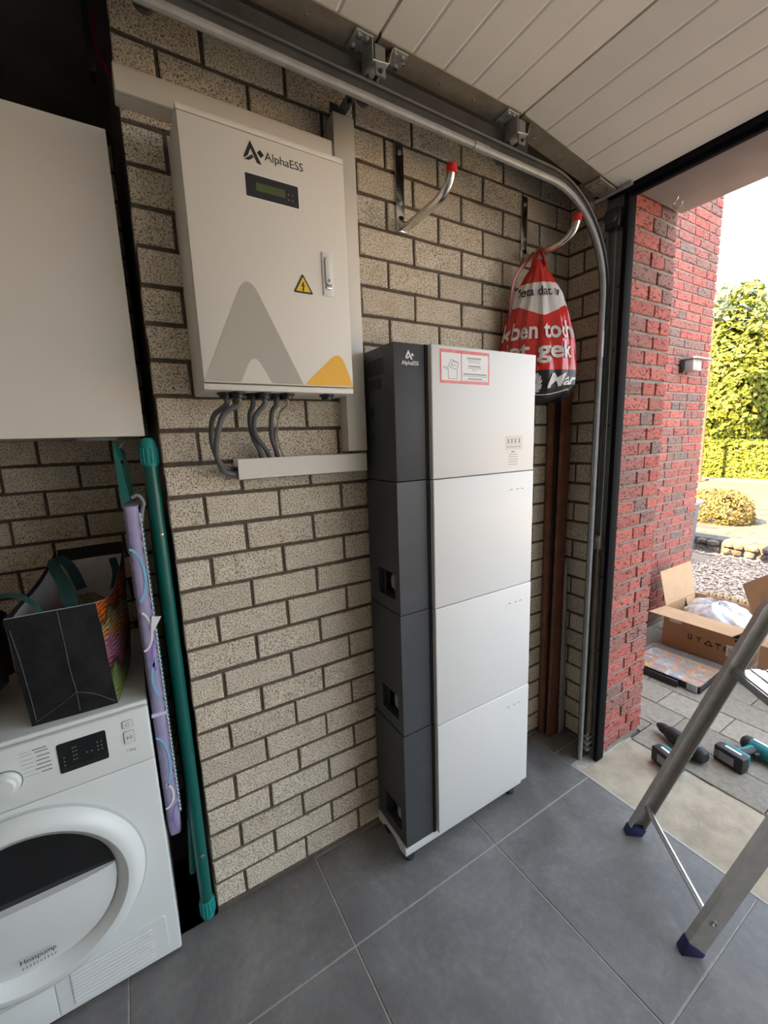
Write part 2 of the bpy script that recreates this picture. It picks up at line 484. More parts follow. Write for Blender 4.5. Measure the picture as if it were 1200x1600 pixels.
def build(mb, name, mat, parent=None, loc=None, bevel=0.0, seg=2, smooth=True, local=False, angle=0.6, label=None, cat=None, group=None, kind=None):
    """one mesh object from mb; points are in the world unless local"""
    me = bpy.data.meshes.new(name)
    base = WM[parent.name] if parent is not None else Matrix.Translation(Vector(loc if loc is not None else (0, 0, 0)))
    vs = mb.V
    if local and FLIP < 0:
        vs = [Vector((-v.x, v.y, v.z)) for v in vs]
    if not local:
        inv = base.inverted()
        vs = [inv @ v for v in vs]
    me.from_pydata([tuple(v) for v in vs], [], mb.F)
    bm = bmesh.new(); bm.from_mesh(me)
    bmesh.ops.recalc_face_normals(bm, faces=bm.faces)
    if bevel:
        es = [e for e in bm.edges if len(e.link_faces) == 2 and e.calc_face_angle(0) > 0.5]
        bmesh.ops.bevel(bm, geom=es, offset=bevel, segments=seg, profile=0.5, affect='EDGES', clamp_overlap=True)
    bm.to_mesh(me); bm.free()
    if smooth:
        me.polygons.foreach_set('use_smooth', [True] * len(me.polygons))
        me.set_sharp_from_angle(angle=angle)
    me.materials.append(MAT[mat] if isinstance(mat, str) else mat)
    o = bpy.data.objects.new(name, me)
    COL.objects.link(o)
    if parent is not None:
        o.parent = parent
    else:
        o.location = Vector(loc) if loc is not None else (0, 0, 0)
    WM[o.name] = base.copy()
    return tag(o, label, cat, group, kind)

_texts = {}
def text_geo(s, size=1.0, bold=0.0, shear=0.0, fine=0):
    """flat letters as (points, faces), centred on their box; also their width and height"""
    key = (s, size, bold, shear, fine)
    if key in _texts:
        return _texts[key]
    cu = bpy.data.curves.new('letters', 'FONT')
    cu.body = s; cu.size = size; cu.offset = bold; cu.shear = shear
    cu.fill_mode = 'FRONT'; cu.resolution_u = 3
    ob = bpy.data.objects.new('letters', cu)
    COL.objects.link(ob)
    dg = bpy.context.evaluated_depsgraph_get()
    me = bpy.data.meshes.new_from_object(ob.evaluated_get(dg))
    if fine:
        bm = bmesh.new(); bm.from_mesh(me)
        for _ in range(3):
            es = [e for e in bm.edges if e.calc_length() > fine]
            if not es: break
            bmesh.ops.triangulate(bm, faces=bm.faces)
            es = [e for e in bm.edges if e.calc_length() > fine]
            bmesh.ops.subdivide_edges(bm, edges=es, cuts=1)
        bmesh.ops.triangulate(bm, faces=bm.faces)
        bm.to_mesh(me); bm.free()
    vs = [(v.co.x, v.co.y) for v in me.vertices]
    fs = [tuple(p.vertices) for p in me.polygons]
    bpy.data.objects.remove(ob); bpy.data.curves.remove(cu); bpy.data.meshes.remove(me)
    x0, x1 = min(v[0] for v in vs), max(v[0] for v in vs)
    y0, y1 = min(v[1] for v in vs), max(v[1] for v in vs)
    vs = [(a - (x0 + x1) / 2, b - (y0 + y1) / 2) for a, b in vs]
    _texts[key] = (vs, fs, x1 - x0, y1 - y0)
    return _texts[key]

def lettering(s, centre, right, up, width, mat, parent, name='lettering', lift=0.0006, bold=0.0, shear=0.0, height=None, label=None):
    vs, fs, w, h = text_geo(s, 1.0, bold, shear)
    kx = width / w; ky = kx if height is None else height / h
    c, r, u = Vector(centre), Vector(right).normalized(), Vector(up).normalized()
    n = r.cross(u).normalized()
    mb = MB().add([c + r * (a * kx) + u * (b * ky) + n * lift for a, b in vs], fs)
    return build(mb, name, mat, parent, smooth=False, label=label)

def fy(y0):                                        # frame on a plane facing -y: (x, z, distance towards the viewer)
    return lambda a, b, d: (a, y0 - d, b)

def round_rect(x0, x1, y0, y1, r, n=5):
    pts = []
    for cx, cy, a0 in ((x1 - r, y1 - r, 0), (x0 + r, y1 - r, PI / 2), (x0 + r, y0 + r, PI), (x1 - r, y0 + r, 1.5 * PI)):
        for k in range(n + 1):
            a = a0 + PI / 2 * k / n
            pts.append((cx + r * math.cos(a), cy + r * math.sin(a)))
    return pts

def smooth_path(pts, n=8):
    """Catmull-Rom through the points"""
    P = [Vector(p) for p in pts]
    P = [P[0] * 2 - P[1]] + P + [P[-1] * 2 - P[-2]]
    out = []
    for i in range(1, len(P) - 2):
        for k in range(n):
            t = k / n
            a, b, c, d = P[i - 1], P[i], P[i + 1], P[i + 2]
            out.append(0.5 * (2 * b + (c - a) * t + (2 * a - 5 * b + 4 * c - d) * t * t + (3 * b - a - 3 * c + d) * t ** 3))
    out.append(P[-2])
    return out

def instance(me, name, parent, loc, rz=0.0):
    o = bpy.data.objects.new(name, me)
    COL.objects.link(o)
    o.parent = parent
    o.location = loc
    o.rotation_euler = (0, 0, rz)
    return o

_bricks = {}
def brick_mesh(kind, ln, h, depth, ch=0.003):
    """a brick lying along +x, its face at y = 0 looking to -y, worn edges"""
    var = random.randrange(5)
    key = (kind, round(ln, 3), round(h, 4), round(depth, 3), var)
    if key in _bricks:
        return _bricks[key]
    rnd = random.Random(str(key))
    j = lambda a: rnd.uniform(-a, a)
    e = 0.0016
    outer = [(0 + j(e), 0 + j(e)), (ln / 2, j(e)), (ln + j(e), 0 + j(e)), (ln + j(e), h + j(e)), (ln / 2, h + j(e)), (0 + j(e), h + j(e))]
    inner = []
    for x, z in outer:
        ix = x + (ch if x < ln * 0.3 else -ch if x > ln * 0.7 else 0)
        iz = z + (ch if z < h / 2 else -ch)
        inner.append((ix, iz))
    n = 6
    vs = [(x, depth, z) for x, z in outer] + [(x, ch * 0.8, z) for x, z in outer] + [(x, 0, z) for x, z in inner]
    fs = []
    for i in range(n):
        k = (i + 1) % n
        fs.append((i, k, n + k, n + i)); fs.append((n + i, n + k, 2 * n + k, 2 * n + i))
    fs.append((2 * n, 2 * n + 1, 2 * n + 4, 2 * n + 5)); fs.append((2 * n + 1, 2 * n + 2, 2 * n + 3, 2 * n + 4))
    me = bpy.data.meshes.new('brick')
    me.from_pydata(vs, [], fs)
    bm = bmesh.new(); bm.from_mesh(me); bmesh.ops.recalc_face_normals(bm, faces=bm.faces)
    # the body is open at the back (built into the mortar); make sure the face looks to -y
    f = [f for f in bm.faces if all(abs(v.co.y) < 1e-6 for v in f.verts)]
    if f and f[0].normal.y > 0:
        bmesh.ops.reverse_faces(bm, faces=bm.faces)
    bm.to_mesh(me); bm.free()
    me.materials.append(MAT[kind])
    _bricks[key] = me
    return me

def courses(parent, kind, x0, x1, joints, z0, h, n, mj, place, depth=0.06, i0=0, vj=0.010, name='brick', jit=0.0012):
    """running bond: joints(i) gives the vertical joints of course i; place(x, z) gives (location, rotation)"""
    out = []
    for i in range(i0, n):
        xs = [x0] + sorted(x for x in joints(i) if x0 + 0.02 < x < x1 - 0.02) + [x1]
        for a, b in zip(xs[:-1], xs[1:]):
            la = a + (vj / 2 if a > x0 else 0); lb = b - (vj / 2 if b < x1 else 0)
            ln = round((lb - la) / 0.004) * 0.004
            me = brick_mesh(kind, ln, h - mj, depth)
            loc, rz = place(la + (lb - la - ln) / 2, z0 + i * h + mj / 2, random.uniform(-jit, jit))
            out.append(instance(me, name, parent, loc, rz))
    return out

# ================================================================== THE SETTING
BL, BH, BA, BZ = 0.2177, 0.09176, 0.0928, 0.018      # concrete brick length, course height, first joint, first bed
XR = 1.705                                           # right wall of the garage, door side
YN = 0.60                                            # back of the alcove
YOPP, XL, ZC = -5.5, -3.4, 2.62  # YOPP: unseen width of garage and opening, enlarged to let in more daylight
def joints_block(i):
    return [BA + BL * k + (BL / 2 if i % 2 else 0) for k in range(-12, 12)]

# back wall with the appliances: solid mass up to the alcove's back, bricks proud of the mortar
wall_back = build(MB().box(0.0, XR + 0.3, 0.007, YN + 0.1, -0.05, ZC), 'wall_back', 'mortar', loc=(0, 0, 0), kind='structure',
                  label='beige concrete brick wall behind the battery tower', cat='wall')
courses(wall_back, 'block', 0.0, XR, joints_block, BZ, BH, 28, 0.012, lambda x, z, j: ((x, j, z), 0.0))
# alcove
wall_alcove = build(MB().box(-1.7, 0.0, YN + 0.007, YN + 0.2, -0.05, ZC), 'wall_alcove', 'mortar', loc=(0, 0, 0), kind='structure',
                    label='shaded concrete brick wall of the alcove behind the dryer', cat='wall')
courses(wall_alcove, 'block', -0.9, -0.004, lambda i: [-0.242 + BL * k + (0 if i % 2 else BL / 2) for k in range(-6, 4)], BZ, BH, 28, 0.012,
        lambda x, z, j: ((x, YN + j, z), 0.0))
# wall beside the garage door, looking to -x
wall_right = build(MB().box(XR + 0.007, 2.0, -0.280, 0.007, -0.05, ZC), 'wall_right', 'mortar', loc=(0, 0, 0), kind='structure',
                   label='narrow concrete brick wall beside the door track', cat='wall')
courses(wall_right, 'block', 0.0, 0.275, lambda i: [0.075 + BL * k + (BL / 2 if i % 2 else 0) for k in range(-2, 4)], BZ, BH, 28, 0.012,
        lambda x, z, j: ((XR + j, -x, z), -PI / 2))
# rest of the room, behind the camera
wall_front = build(MB().box(XL, 2.0, YOPP - 0.2, YOPP, -0.05, ZC), 'wall_front', 'plaster', loc=(0, 0, 0), kind='structure',
                   label='plastered wall across the garage', cat='wall')
wall_left = build(MB().box(XL - 0.2, XL, YOPP, YN + 0.2, -0.05, ZC), 'wall_left', 'plaster', loc=(0, 0, 0), kind='structure',
                  label='plastered wall at the inner end of the garage', cat='wall')
wall_alcove_end = build(MB().box(XL, -1.7, 0.0, 0.12, -0.05, ZC), 'wall_alcove_end', 'plaster', loc=(0, 0, 0), kind='structure',
                        label='plastered wall left of the alcove', cat='wall')
build(MB().box(-1.82, -1.7, 0.12, YN + 0.2, -0.05, ZC), 'alcove_cheek', 'plaster', wall_alcove_end)
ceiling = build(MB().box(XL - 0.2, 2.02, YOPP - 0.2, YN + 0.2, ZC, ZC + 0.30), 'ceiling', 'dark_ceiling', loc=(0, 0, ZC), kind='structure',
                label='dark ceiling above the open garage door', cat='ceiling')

# floor: 60 cm slate tiles on a light grout bed
XT, TX, TY = 1.526, 0.342, -0.327
floor = build(MB().box(XL, XT, YOPP, YN + 0.007, -0.05, -0.0022).box(XT, XR + 0.007, -0.285, 0.007, -0.05, -0.0022), 'floor', 'grout', loc=(0, 0, 0), kind='structure',
              label='dark grey tiled garage floor', cat='floor')
_tiles = {}
def tile_obj(x0, x1, y0, y1, parent=floor, name='tile', mat='tile', z=0.0, th=0.012, ch=0.0015):
    key = (round(x1 - x0, 3), round(y1 - y0, 3), mat)
    if key not in _tiles:
        w, d = key[0], key[1]
        me = bpy.data.meshes.new(name)
        vs = [(0, 0, -th), (w, 0, -th), (w, d, -th), (0, d, -th), (0, 0, -ch), (w, 0, -ch), (w, d, -ch), (0, d, -ch),
              (ch, ch, 0), (w - ch, ch, 0), (w - ch, d - ch, 0), (ch, d - ch, 0)]
        fs = [(0, 1, 5, 4), (1, 2, 6, 5), (2, 3, 7, 6), (3, 0, 4, 7), (4, 5, 9, 8), (5, 6, 10, 9), (6, 7, 11, 10), (7, 4, 8, 11), (8, 9, 10, 11)]
        me.from_pydata(vs, [], fs)
        me.materials.append(MAT[mat])
        _tiles[key] = me
    return instance(_tiles[key], name, parent, (x0, y0, z))
g = 0.0022
for ix in range(-4, 3):
    xa, xb = TX + 0.6 * ix, TX + 0.6 * (ix + 1)
    xb = min(xb, XT)
    if xb - xa < 0.02: continue
    for iy in range(-5, 2):
        ya, yb = TY + 0.6 * iy, TY + 0.6 * (iy + 1)
        yb = min(yb, 0.0 if xa > -0.1 else YN)
        if yb - ya < 0.02: continue
        if xa < -0.1 < xb and yb > 0:                      # the tile that reaches into the alcove
            tile_obj(xa + g, -0.002, max(ya, 0.0) , yb - g)
            tile_obj(xa + g, xb - g, ya + g, 0.0 - 0.0005)
            continue
        tile_obj(xa + g, xb - g, ya + g, yb - g)
tile_obj(XT + g, XR, -0.150 + g, -0.001)                   # cut pieces beside the door track
tile_obj(XT + g, XR, -0.240, -0.150 - g)

# threshold profile, apron of rough concrete
threshold = build(MB().box(XT - 0.002, XT + 0.007, YOPP, -0.285, -0.03, 0.001), 'trim_1', 'white_strip', loc=(XT, -0.3, 0), kind='structure',
                  label='pale metal edge strip along the tile threshold', cat='trim')
mb = MB()
rnd = random.Random(3)
ys = [-0.285 - 0.06 * k for k in range(0, 88)]
edge = [1.955 + rnd.uniform(-0.03, 0.035) for _ in ys]
NA = 10
def apron(a, b):
    k = min(int(b * (len(ys) - 1)), len(ys) - 1)
    x = XT + 0.006 + (edge[k] - XT - 0.006) * a
    return (x, ys[k], -0.004 - 0.002 * a * a * a + rnd.uniform(-0.002, 0.002))
mb.grid(apron, NA, len(ys) - 1)
build(mb, 'apron', 'concrete', loc=(0, 0, 0), kind='structure', label='rough concrete strip outside the threshold', cat='ground')

# red brick pier (reveal of the door opening) and the house wall further out
RH = 0.0637
pier = build(MB().box(1.735, 2.014, -0.283, 0.31, -0.06, 2.95).box(1.685, 1.74, -0.283, -0.272, -0.06, 2.95), 'wall_pier', 'red_mortar', loc=(0, 0, 0), kind='structure',
             label='red brick pier forming the side of the garage opening', cat='wall')
courses(pier, 'red', 1.682, 2.02, lambda i: [1.682 + 0.205] if i % 2 == 0 else [1.682 + 0.148, 1.682 + 0.255], -0.040, RH, 39, 0.013,
        lambda x, z, j: ((x, -0.290 + j, z), 0.0), depth=0.05, i0=1, jit=0.002)
rnd_h = random.Random(11)
offs = [rnd_h.uniform(0, 0.21) for _ in range(60)]
wall_house = build(MB().box(2.0, 3.922, 0.317, 0.60, -0.06, 3.45), 'wall_house', 'red_mortar', loc=(0, 0, 0), kind='structure',
                   label='sunlit red brick house wall outside the garage', cat='wall')
def house_joints(i):
    js, x, k = [], 3.93, 0
    r = random.Random(i * 7 + 1)
    x -= offs[i]
    while x > 2.0:
        js.append(x)
        x -= 0.215 if r.random() < 0.72 else 0.108
    return js
# the visible stretch brick by brick, the hidden near stretch joined
courses(wall_house, 'red', 3.02, 3.93, house_joints, -0.040, RH, 54, 0.012, lambda x, z, j: ((x, 0.310 + j, z), 0.0), depth=0.05, i0=1, jit=0.002)
mb = MB()
for i in range(1, 54):
    xs = [2.03] + sorted(x for x in house_joints(i) if 2.05 < x < 3.0) + [3.015]
    for a, b in zip(xs[:-1], xs[1:]):
        mb.box(a + 0.005, b - 0.005, 0.311, 0.33, -0.040 + i * RH + 0.006, -0.040 + (i + 1) * RH - 0.006)
build(mb, 'bricks', 'red', wall_house, smooth=False, kind='stuff')

build(MB().box(XL - 0.2, 2.0, YN + 0.21, 9.0, -0.06, 2.95), 'house_shade_block', 'red_mortar', loc=(0, 5, 0), kind='structure', label='unseen house volume added to shade the gravel', cat='building')  # unseen mass added to cast shadow over the gravel bed
# lintel with its grey soffit, roof edge above
build(MB().box(1.672, 2.02, YOPP, -0.299, 2.424, 2.95), 'lintel', 'soffit', loc=(1.85, -0.3, 2.424), bevel=0.004, kind='structure',
      label='grey soffit under the lintel of the garage opening', cat='lintel')

# ------------------------------------------------------------------ garage door, open under the ceiling
ZD, YD0, YD1 = 2.505, -0.275, -5.3
door = thing('door_1', (0.5, -2.5, ZD), label='open sectional garage door with white ribbed panels under the ceiling', cat='garage door', kind='structure')
def section(pA, pB, nrm):
    """white ribbed panel between two lines (x, z) with its steel edge strip"""
    a, b, n = Vector((pA[0], 0, pA[1])), Vector((pB[0], 0, pB[1])), Vector((nrm[0], 0, nrm[1]))
    L = (b - a).length; t = (b - a) / L
    prof = [(0.004, 0.0)]
    for f in (0.195, 0.39, 0.585, 0.78):
        d = f * L
        prof += [(d - 0.006, 0), (d, 0.0028), (d + 0.006, 0)]
    prof += [(L - 0.004, 0.0), (L - 0.004, 0.04), (0.004, 0.04)]
    mb = MB().prism([(p, q) for p, q in prof], lambda p, q, d: a + t * p + n * q + Vector((0, d, 0)), YD0, YD1)
    s = build(mb, 'panel', 'door_panel', door, smooth=False)
    c = MB().prism([(0.003, -0.0025), (L - 0.003, -0.0025), (L - 0.003, 0.042), (0.003, 0.042)],
                   lambda p, q, d: a + t * p + n * q + Vector((0, d, 0)), YD0 - 0.002, YD0 + 0.068)
    e = build(c, 'edge_strip', 'galv_dull', s, bevel=0.001, seg=1)
    r = MB()
    for f in (0.18, 0.42, 0.66):
        p = a + t * (f * L) + Vector((0, YD0 + 0.035, 0))
        r.lathe([(0.004, 0.0), (0.0035, 0.003), (0.0, 0.0045)], p - n * 0.0025, -n, 10)
    build(r, 'rivets', 'chrome', s)
    return a, b, t, n
x = 1.08
section((1.08, ZD), (1.615, 2.430), (0.137, 0.99))
for k in range(5):
    section((x - 0.515, ZD), (x, ZD), (0, 1)); x -= 0.515
# rubber seal along the lower edge of the door
d = Vector((0.52, 0, -0.073)).normalized()
mb = MB().prism([(0, -0.004), (0.030, -0.006), (0.034, 0.03), (0, 0.042)],
                lambda p, q, e: Vector((1.615, 0, 2.430)) + d * p + Vector((0.137, 0, 0.99)) * q + Vector((0, e, 0)), YD0 + 0.06, YD1)
build(mb, 'bottom_seal', 'rubber', door, bevel=0.004)
def hinge(xc, zc):
    """folded steel bracket over a panel joint with its roller"""
    y0 = YD0 + 0.004
    m = MB()
    m.box(xc - 0.062, xc - 0.014, y0, y0 + 0.060, zc - 0.006, zc - 0.003)
    m.box(xc + 0.045, xc + 0.090, y0, y0 + 0.060, zc - 0.006, zc - 0.003)
    m.prism([(xc + 0.045, zc - 0.003), (xc + 0.030, zc - 0.045), (xc - 0.018, zc - 0.052), (xc - 0.018, zc - 0.049), (xc + 0.028, zc - 0.042), (xc + 0.042, zc - 0.003)],
            lambda a, b, e: (a, e, b), y0 + 0.002, y0 + 0.058)
    m.box(xc - 0.018, xc - 0.015, y0 + 0.002, y0 + 0.058, zc - 0.052, zc - 0.003)
    h = build(m, 'hinge', 'galv', door, bevel=0.001, seg=1)
    b = MB().box(xc - 0.008, xc + 0.022, y0 + 0.006, y0 + 0.012, zc - 0.075, zc - 0.010).box(xc - 0.008, xc + 0.022, y0 + 0.042, y0 + 0.048, zc - 0.075, zc - 0.010)
    b.tube([(xc - 0.004, y0 + 0.026, zc - 0.030), (xc + 0.02, y0 + 0.026, zc - 0.012)], 0.009, 8)
    build(b, 'roller_carrier', 'frame_grey', h, bevel=0.001, seg=1)
    b = MB().tube([(xc + 0.006, y0 + 0.0, zc - 0.066), (xc + 0.006, y0 + 0.115, zc - 0.066)], 0.005, 8)
    b.lathe([(0.008, 0.0), (0.021, 0.002), (0.021, 0.014), (0.008, 0.016)], (xc + 0.006, y0 + 0.090, zc - 0.066), (0, 1, 0), 16)
    build(b, 'roller', 'rail_dark', h)
    b = MB()
    for dx in (-0.048, -0.026, 0.056, 0.078):
        for dy in (0.014, 0.046):
            b.lathe([(0.0065, 0), (0.0065, 0.004), (0.002, 0.006)], (xc + dx, y0 + dy, zc - 0.006), (0, 0, -1), 6)
    build(b, 'bolts', 'chrome', h)
for k in range(4):
    hinge(1.08 - 0.515 * k, ZD)
# bottom bracket with roller and cable pin at the end of the lowest panel
m = MB().bar((1.49, YD0 + 0.036, 2.440), (1.60, YD0 + 0.036, 2.425), 0.064, 0.004)
lb = build(m, 'bottom_bracket', 'galv_dull', door, bevel=0.001, seg=1)
m = MB().tube([(1.60, YD0 - 0.05, 2.423), (1.60, YD0 + 0.12, 2.423)], 0.0075, 10)
m.lathe([(0.008, 0.0), (0.022, 0.002), (0.022, 0.016), (0.008, 0.018)], (1.60, YD0 + 0.095, 2.423), (0, 1, 0), 16)
build(m, 'roller', 'galv', lb)
m = MB()
for dx, dy in ((0.02, 0.018), (0.02, 0.05), (0.07, 0.018), (0.07, 0.05)):
    m.lathe([(0.006, 0), (0.006, 0.004), (0.002, 0.006)], (1.49 + dx, YD0 + dy, 2.4355 - dx * 0.136), (0, 0, -1), 6)
build(m, 'bolts', 'chrome', lb)

# door track: rolled steel channel, level under the ceiling, bent down beside the opening
track = thing('door_track', (1.60, -0.22, 0.0), label='galvanised steel garage door track bending down beside the opening', cat='door track')
path, nrm = [], []
RT, xv, zh = 0.33, 1.592, 2.388
for k in range(9):
    path.append((-1.6 + (xv - RT + 1.6) * k / 8, -0.24, zh)); nrm.append((0, 0, 1))
for k in range(1, 17):
    a = PI / 2 * k / 16
    path.append((xv - RT + RT * math.sin(a), -0.24, zh - RT + RT * math.cos(a))); nrm.append((math.sin(a), 0, math.cos(a)))
for k in range(1, 7):
    path.append((xv, -0.24, (zh - RT) * (1 - k / 6) + 0.002)); nrm.append((1, 0, 0))
lip = [(0.0105 * math.cos(t), 0.0105 * math.sin(t)) for t in [2 * PI * k / 10 for k in range(10)]]
build(MB().sweep(lip, path, nrm, (0, 1, 0)), 'rolled_lip', 'track_steel', track)
web = [(0.0, 0.004), (0.042, 0.004), (0.042, 0.016), (0.0, 0.016)]
build(MB().sweep(web, path, nrm, (0, 1, 0)), 'channel', 'rail_dark', track, smooth=False)
lip2 = [(0.040 + 0.006 * math.cos(t), 0.003 + 0.006 * math.sin(t)) for t in [2 * PI * k / 8 for k in range(8)]]
build(MB().sweep(lip2, path, nrm, (0, 1, 0)), 'outer_lip', 'rail_dark', track)
# splice sleeves where track pieces meet
for c0, c1 in (((0.905, -0.24, zh), (0.965, -0.24, zh)), ((xv, -0.24, 1.93), (xv, -0.24, 1.83))):
    build(MB().tube([c0, c1], 0.0125, 10), 'sleeve', 'track_steel', track)
# upper rail behind it
rail = thing('ceiling_rail', (0.0, -0.19, 2.41), label='dark steel rail above the door track under the ceiling', cat='rail')
prof = [(-0.215, 2.440), (-0.213, 2.440), (-0.213, 2.455), (-0.205, 2.458), (-0.205, 2.461), (-0.213, 2.464), (-0.213, 2.482), (-0.15, 2.482), (-0.15, 2.485), (-0.215, 2.485)]
build(MB().prism(prof, lambda a, b, d: (d, a, b), -1.6, 1.17), 'channel', 'rail_dark', rail, smooth=False)
# angle bracket holding the track at the wall
mb = MB().box(0.556, 0.584, -0.213, 0.0, 2.478, 2.482).box(0.556, 0.584, -0.004, 0.0, 2.478, 2.53)
mb.lathe([(0.008, 0), (0.008, 0.012), (0.003, 0.014)], (0.57, -0.10, 2.478), (0, 0, -1), 6)
mb.lathe([(0.008, 0), (0.008, 0.012), (0.003, 0.014)], (0.57, -0.16, 2.478), (0, 0, -1), 6)
build(mb, 'wall_bracket', 'rail_dark', rail, bevel=0.001, seg=1)

# door frame: dark sheet, black rubber edge, spring and cable
jamb = thing('trim_2', (1.66, -0.27, 0), label='dark grey door frame post with black rubber edge', cat='door frame', kind='structure')
build(MB().box(1.655, 1.66, -0.278, -0.20, 0.005, 2.43), 'sheet', 'frame_grey', jamb)
build(MB().box(1.638, 1.655, -0.221, -0.212, 0.005, 2.36), 'fold', 'frame_grey', jamb, bevel=0.002)
build(MB().box(1.636, 1.69, -0.297, -0.277, 0.0, 2.43), 'rubber_edge', 'rubber', jamb, bevel=0.004)
build(MB().box(1.646, 1.671, YD1, -0.277, 2.405, 2.43), 'head_seal', 'rubber', jamb, bevel=0.004)
mb = MB()
for z, y in ((2.10, -0.262), (1.86, -0.258), (1.56, -0.243), (1.56, -0.255), (0.9, -0.262), (0.55, -0.262)):
    mb.lathe([(0.0045, 0.0), (0.0045, 0.0008)], (1.655, y, z), (-1, 0, 0), 10)
build(mb, 'holes', 'recess', jamb)
mb = MB()
n = 420
prof = []
for k in range(n):
    prof.append((0.0115 + 0.0022 * (1 if k % 2 else -1), 0.13 + 0.88 * k / n))
mb.lathe(prof, (1.634, -0.248, 0.0), (0, 0, 1), 10)
build(mb, 'tension_spring', 'galv_dull', jamb)
mb = MB().box(1.622, 1.646, -0.262, -0.232, 1.03, 1.09)
mb.tube([(1.634, -0.248, 1.0), (1.634, -0.248, 1.06)], 0.006, 8)
mb.lathe([(0.011, 0), (0.011, 0.006)], (1.622, -0.247, 1.072), (-1, 0, 0), 12)
build(mb, 'spring_hook', 'galv_dull', jamb, bevel=0.002)
build(MB().tube([(1.634, -0.258, 1.09), (1.635, -0.258, 1.6), (1.640, -0.25, 2.36)], 0.0022, 6), 'cable', 'galv', jamb)
mb = MB().tube([(1.634, -0.245, 0.03), (1.634, -0.245, 0.13)], 0.008, 8)
mb.box(1.615, 1.65, -0.262, -0.228, 0.045, 0.055).box(1.615, 1.65, -0.262, -0.228, 0.075, 0.085).box(1.615, 1.65, -0.262, -0.228, 0.105, 0.113)
build(mb, 'spring_anchor', 'galv', jamb, bevel=0.001, seg=1)
# pulley housing at the top corner
mb = MB().box(1.618, 1.655, -0.27, -0.215, 2.31, 2.38)
mb.lathe([(0.004, 0.0), (0.026, 0.002), (0.020, 0.008), (0.026, 0.014), (0.004, 0.016)], (1.60, -0.243, 2.345), (1, 0, 0), 18)
build(mb, 'pulley', 'rail_dark', jamb, bevel=0.003)
# small hook under the soffit
hk = [at_z(1018, 333, 2.415) + Vector((0, 0, 0.012)), at_z(1018, 333, 2.415)]
c = Vector((1.86, -0.36, 2.40))
build(MB().tube([c + Vector((0, 0, 0.026))] + [c + Vector((0.0, 0.016 * math.sin(a), 0.016 * math.cos(a))) for a in [0.2 + 0.45 * k for k in range(11)]], 0.0022, 8),
      'screw_hook', 'chrome', loc=c, label='small round screw hook under the soffit', cat='hook')

# ================================================================== INDOOR THINGS
# ------------------------------------------------------------------ emblem used on both appliances
EMB = [[(0.0, 0.16), (0.40, 1.0), (0.96, -0.06), (0.70, -0.02), (0.40, 0.62), (0.24, 0.24), (0.0, 0.06)],
       [(0.02, 0.0), (0.46, 0.34), (0.54, 0.20), (0.30, 0.02)],
       [(0.74, 0.50), (0.92, 0.68), (1.12, 0.46), (0.94, 0.28)]]
def emblem(x0, z0, h, y, mat, parent, w=None):
    mb = MB()
    w = w or h
    for poly in EMB:
        mb.add([(x0 + a * w, y, z0 + b * h) for a, b in poly], [tuple(range(len(poly)))])
    return build(mb, 'emblem', mat, parent, smooth=False)

# ------------------------------------------------------------------ wall cabinet of the power inverter
X0, X1, Z0, Z1, YF = 0.097, 0.504, 1.668, 2.277, -0.172
inv = thing('electrical_cabinet', (0.30, 0.0, Z0), label='white wall-mounted electrical cabinet with grey mountain print and small display', cat='electrical cabinet')
build(MB().box(X0, X1, YF + 0.018, -0.001, Z0, Z1), 'body', 'ivory_paint', inv, bevel=0.004)
dz0, dz1 = Z0 + 0.018, Z1 - 0.016
cd = build(MB().box(X0 + 0.001, X1 - 0.001, YF, YF + 0.017, dz0, dz1), 'door', 'ivory_paint', inv, bevel=0.003)
build(MB().box(X0, X1, YF + 0.002, YF + 0.018, dz1 + 0.0025, Z1), 'top_lip', 'ivory_paint', inv, bevel=0.003)
build(MB().box(X0, X1, YF + 0.002, YF + 0.018, Z0, dz0 - 0.0025), 'bottom_lip', 'ivory_paint', inv, bevel=0.003)
yp = YF - 0.0006
# grey peak with a rounded summit and an arch cut out of its foot
def peak(xl, xt, xr, zb, zt, r, n=8):
    """outline of a rounded peak, from the left foot over the summit to the right foot"""
    l, t, rr = Vector((xl, zb)), Vector((xt, zt + r * 0.9)), Vector((xr, zb))
    out = [tuple(l)]
    a = t + (l - t).normalized() * r * 2.4; b = t + (rr - t).normalized() * r * 2.4
    for k in range(n + 1):
        s = k / n
        p = a * (1 - s) ** 2 + t * (2 * s * (1 - s)) + b * s * s
        out.append((p.x, p.y))
    out.append(tuple(rr))
    return out
zb = dz0 + 0.003
outer = peak(0.100, 0.222, 0.351, zb, 1.934, 0.026)
inner = peak(0.186, 0.224, 0.266, zb, 1.752, 0.022)
mb = MB()
n = len(outer)
mb.add([(a, yp, b) for a, b in outer] + [(a, yp, b) for a, b in inner], [(i, i + 1, n + i + 1, n + i) for i in range(n - 1)])
build(mb, 'mountain_print', 'grey_print', cd, smooth=False)
yel = peak(0.356, 0.464, 0.5025, zb, 1.772, 0.017)
build(MB().add([(a, yp, b) for a, b in yel], [tuple(range(len(yel)))]), 'hill_print', 'yellow_print', cd, smooth=False)
emblem(0.238, 2.202, 0.044, yp, 'ink', cd, 0.044)
lettering('AlphaESS', (0.338, YF, 2.219), (1, 0, 0), (0, 0, 1), 0.098, 'ink', cd)
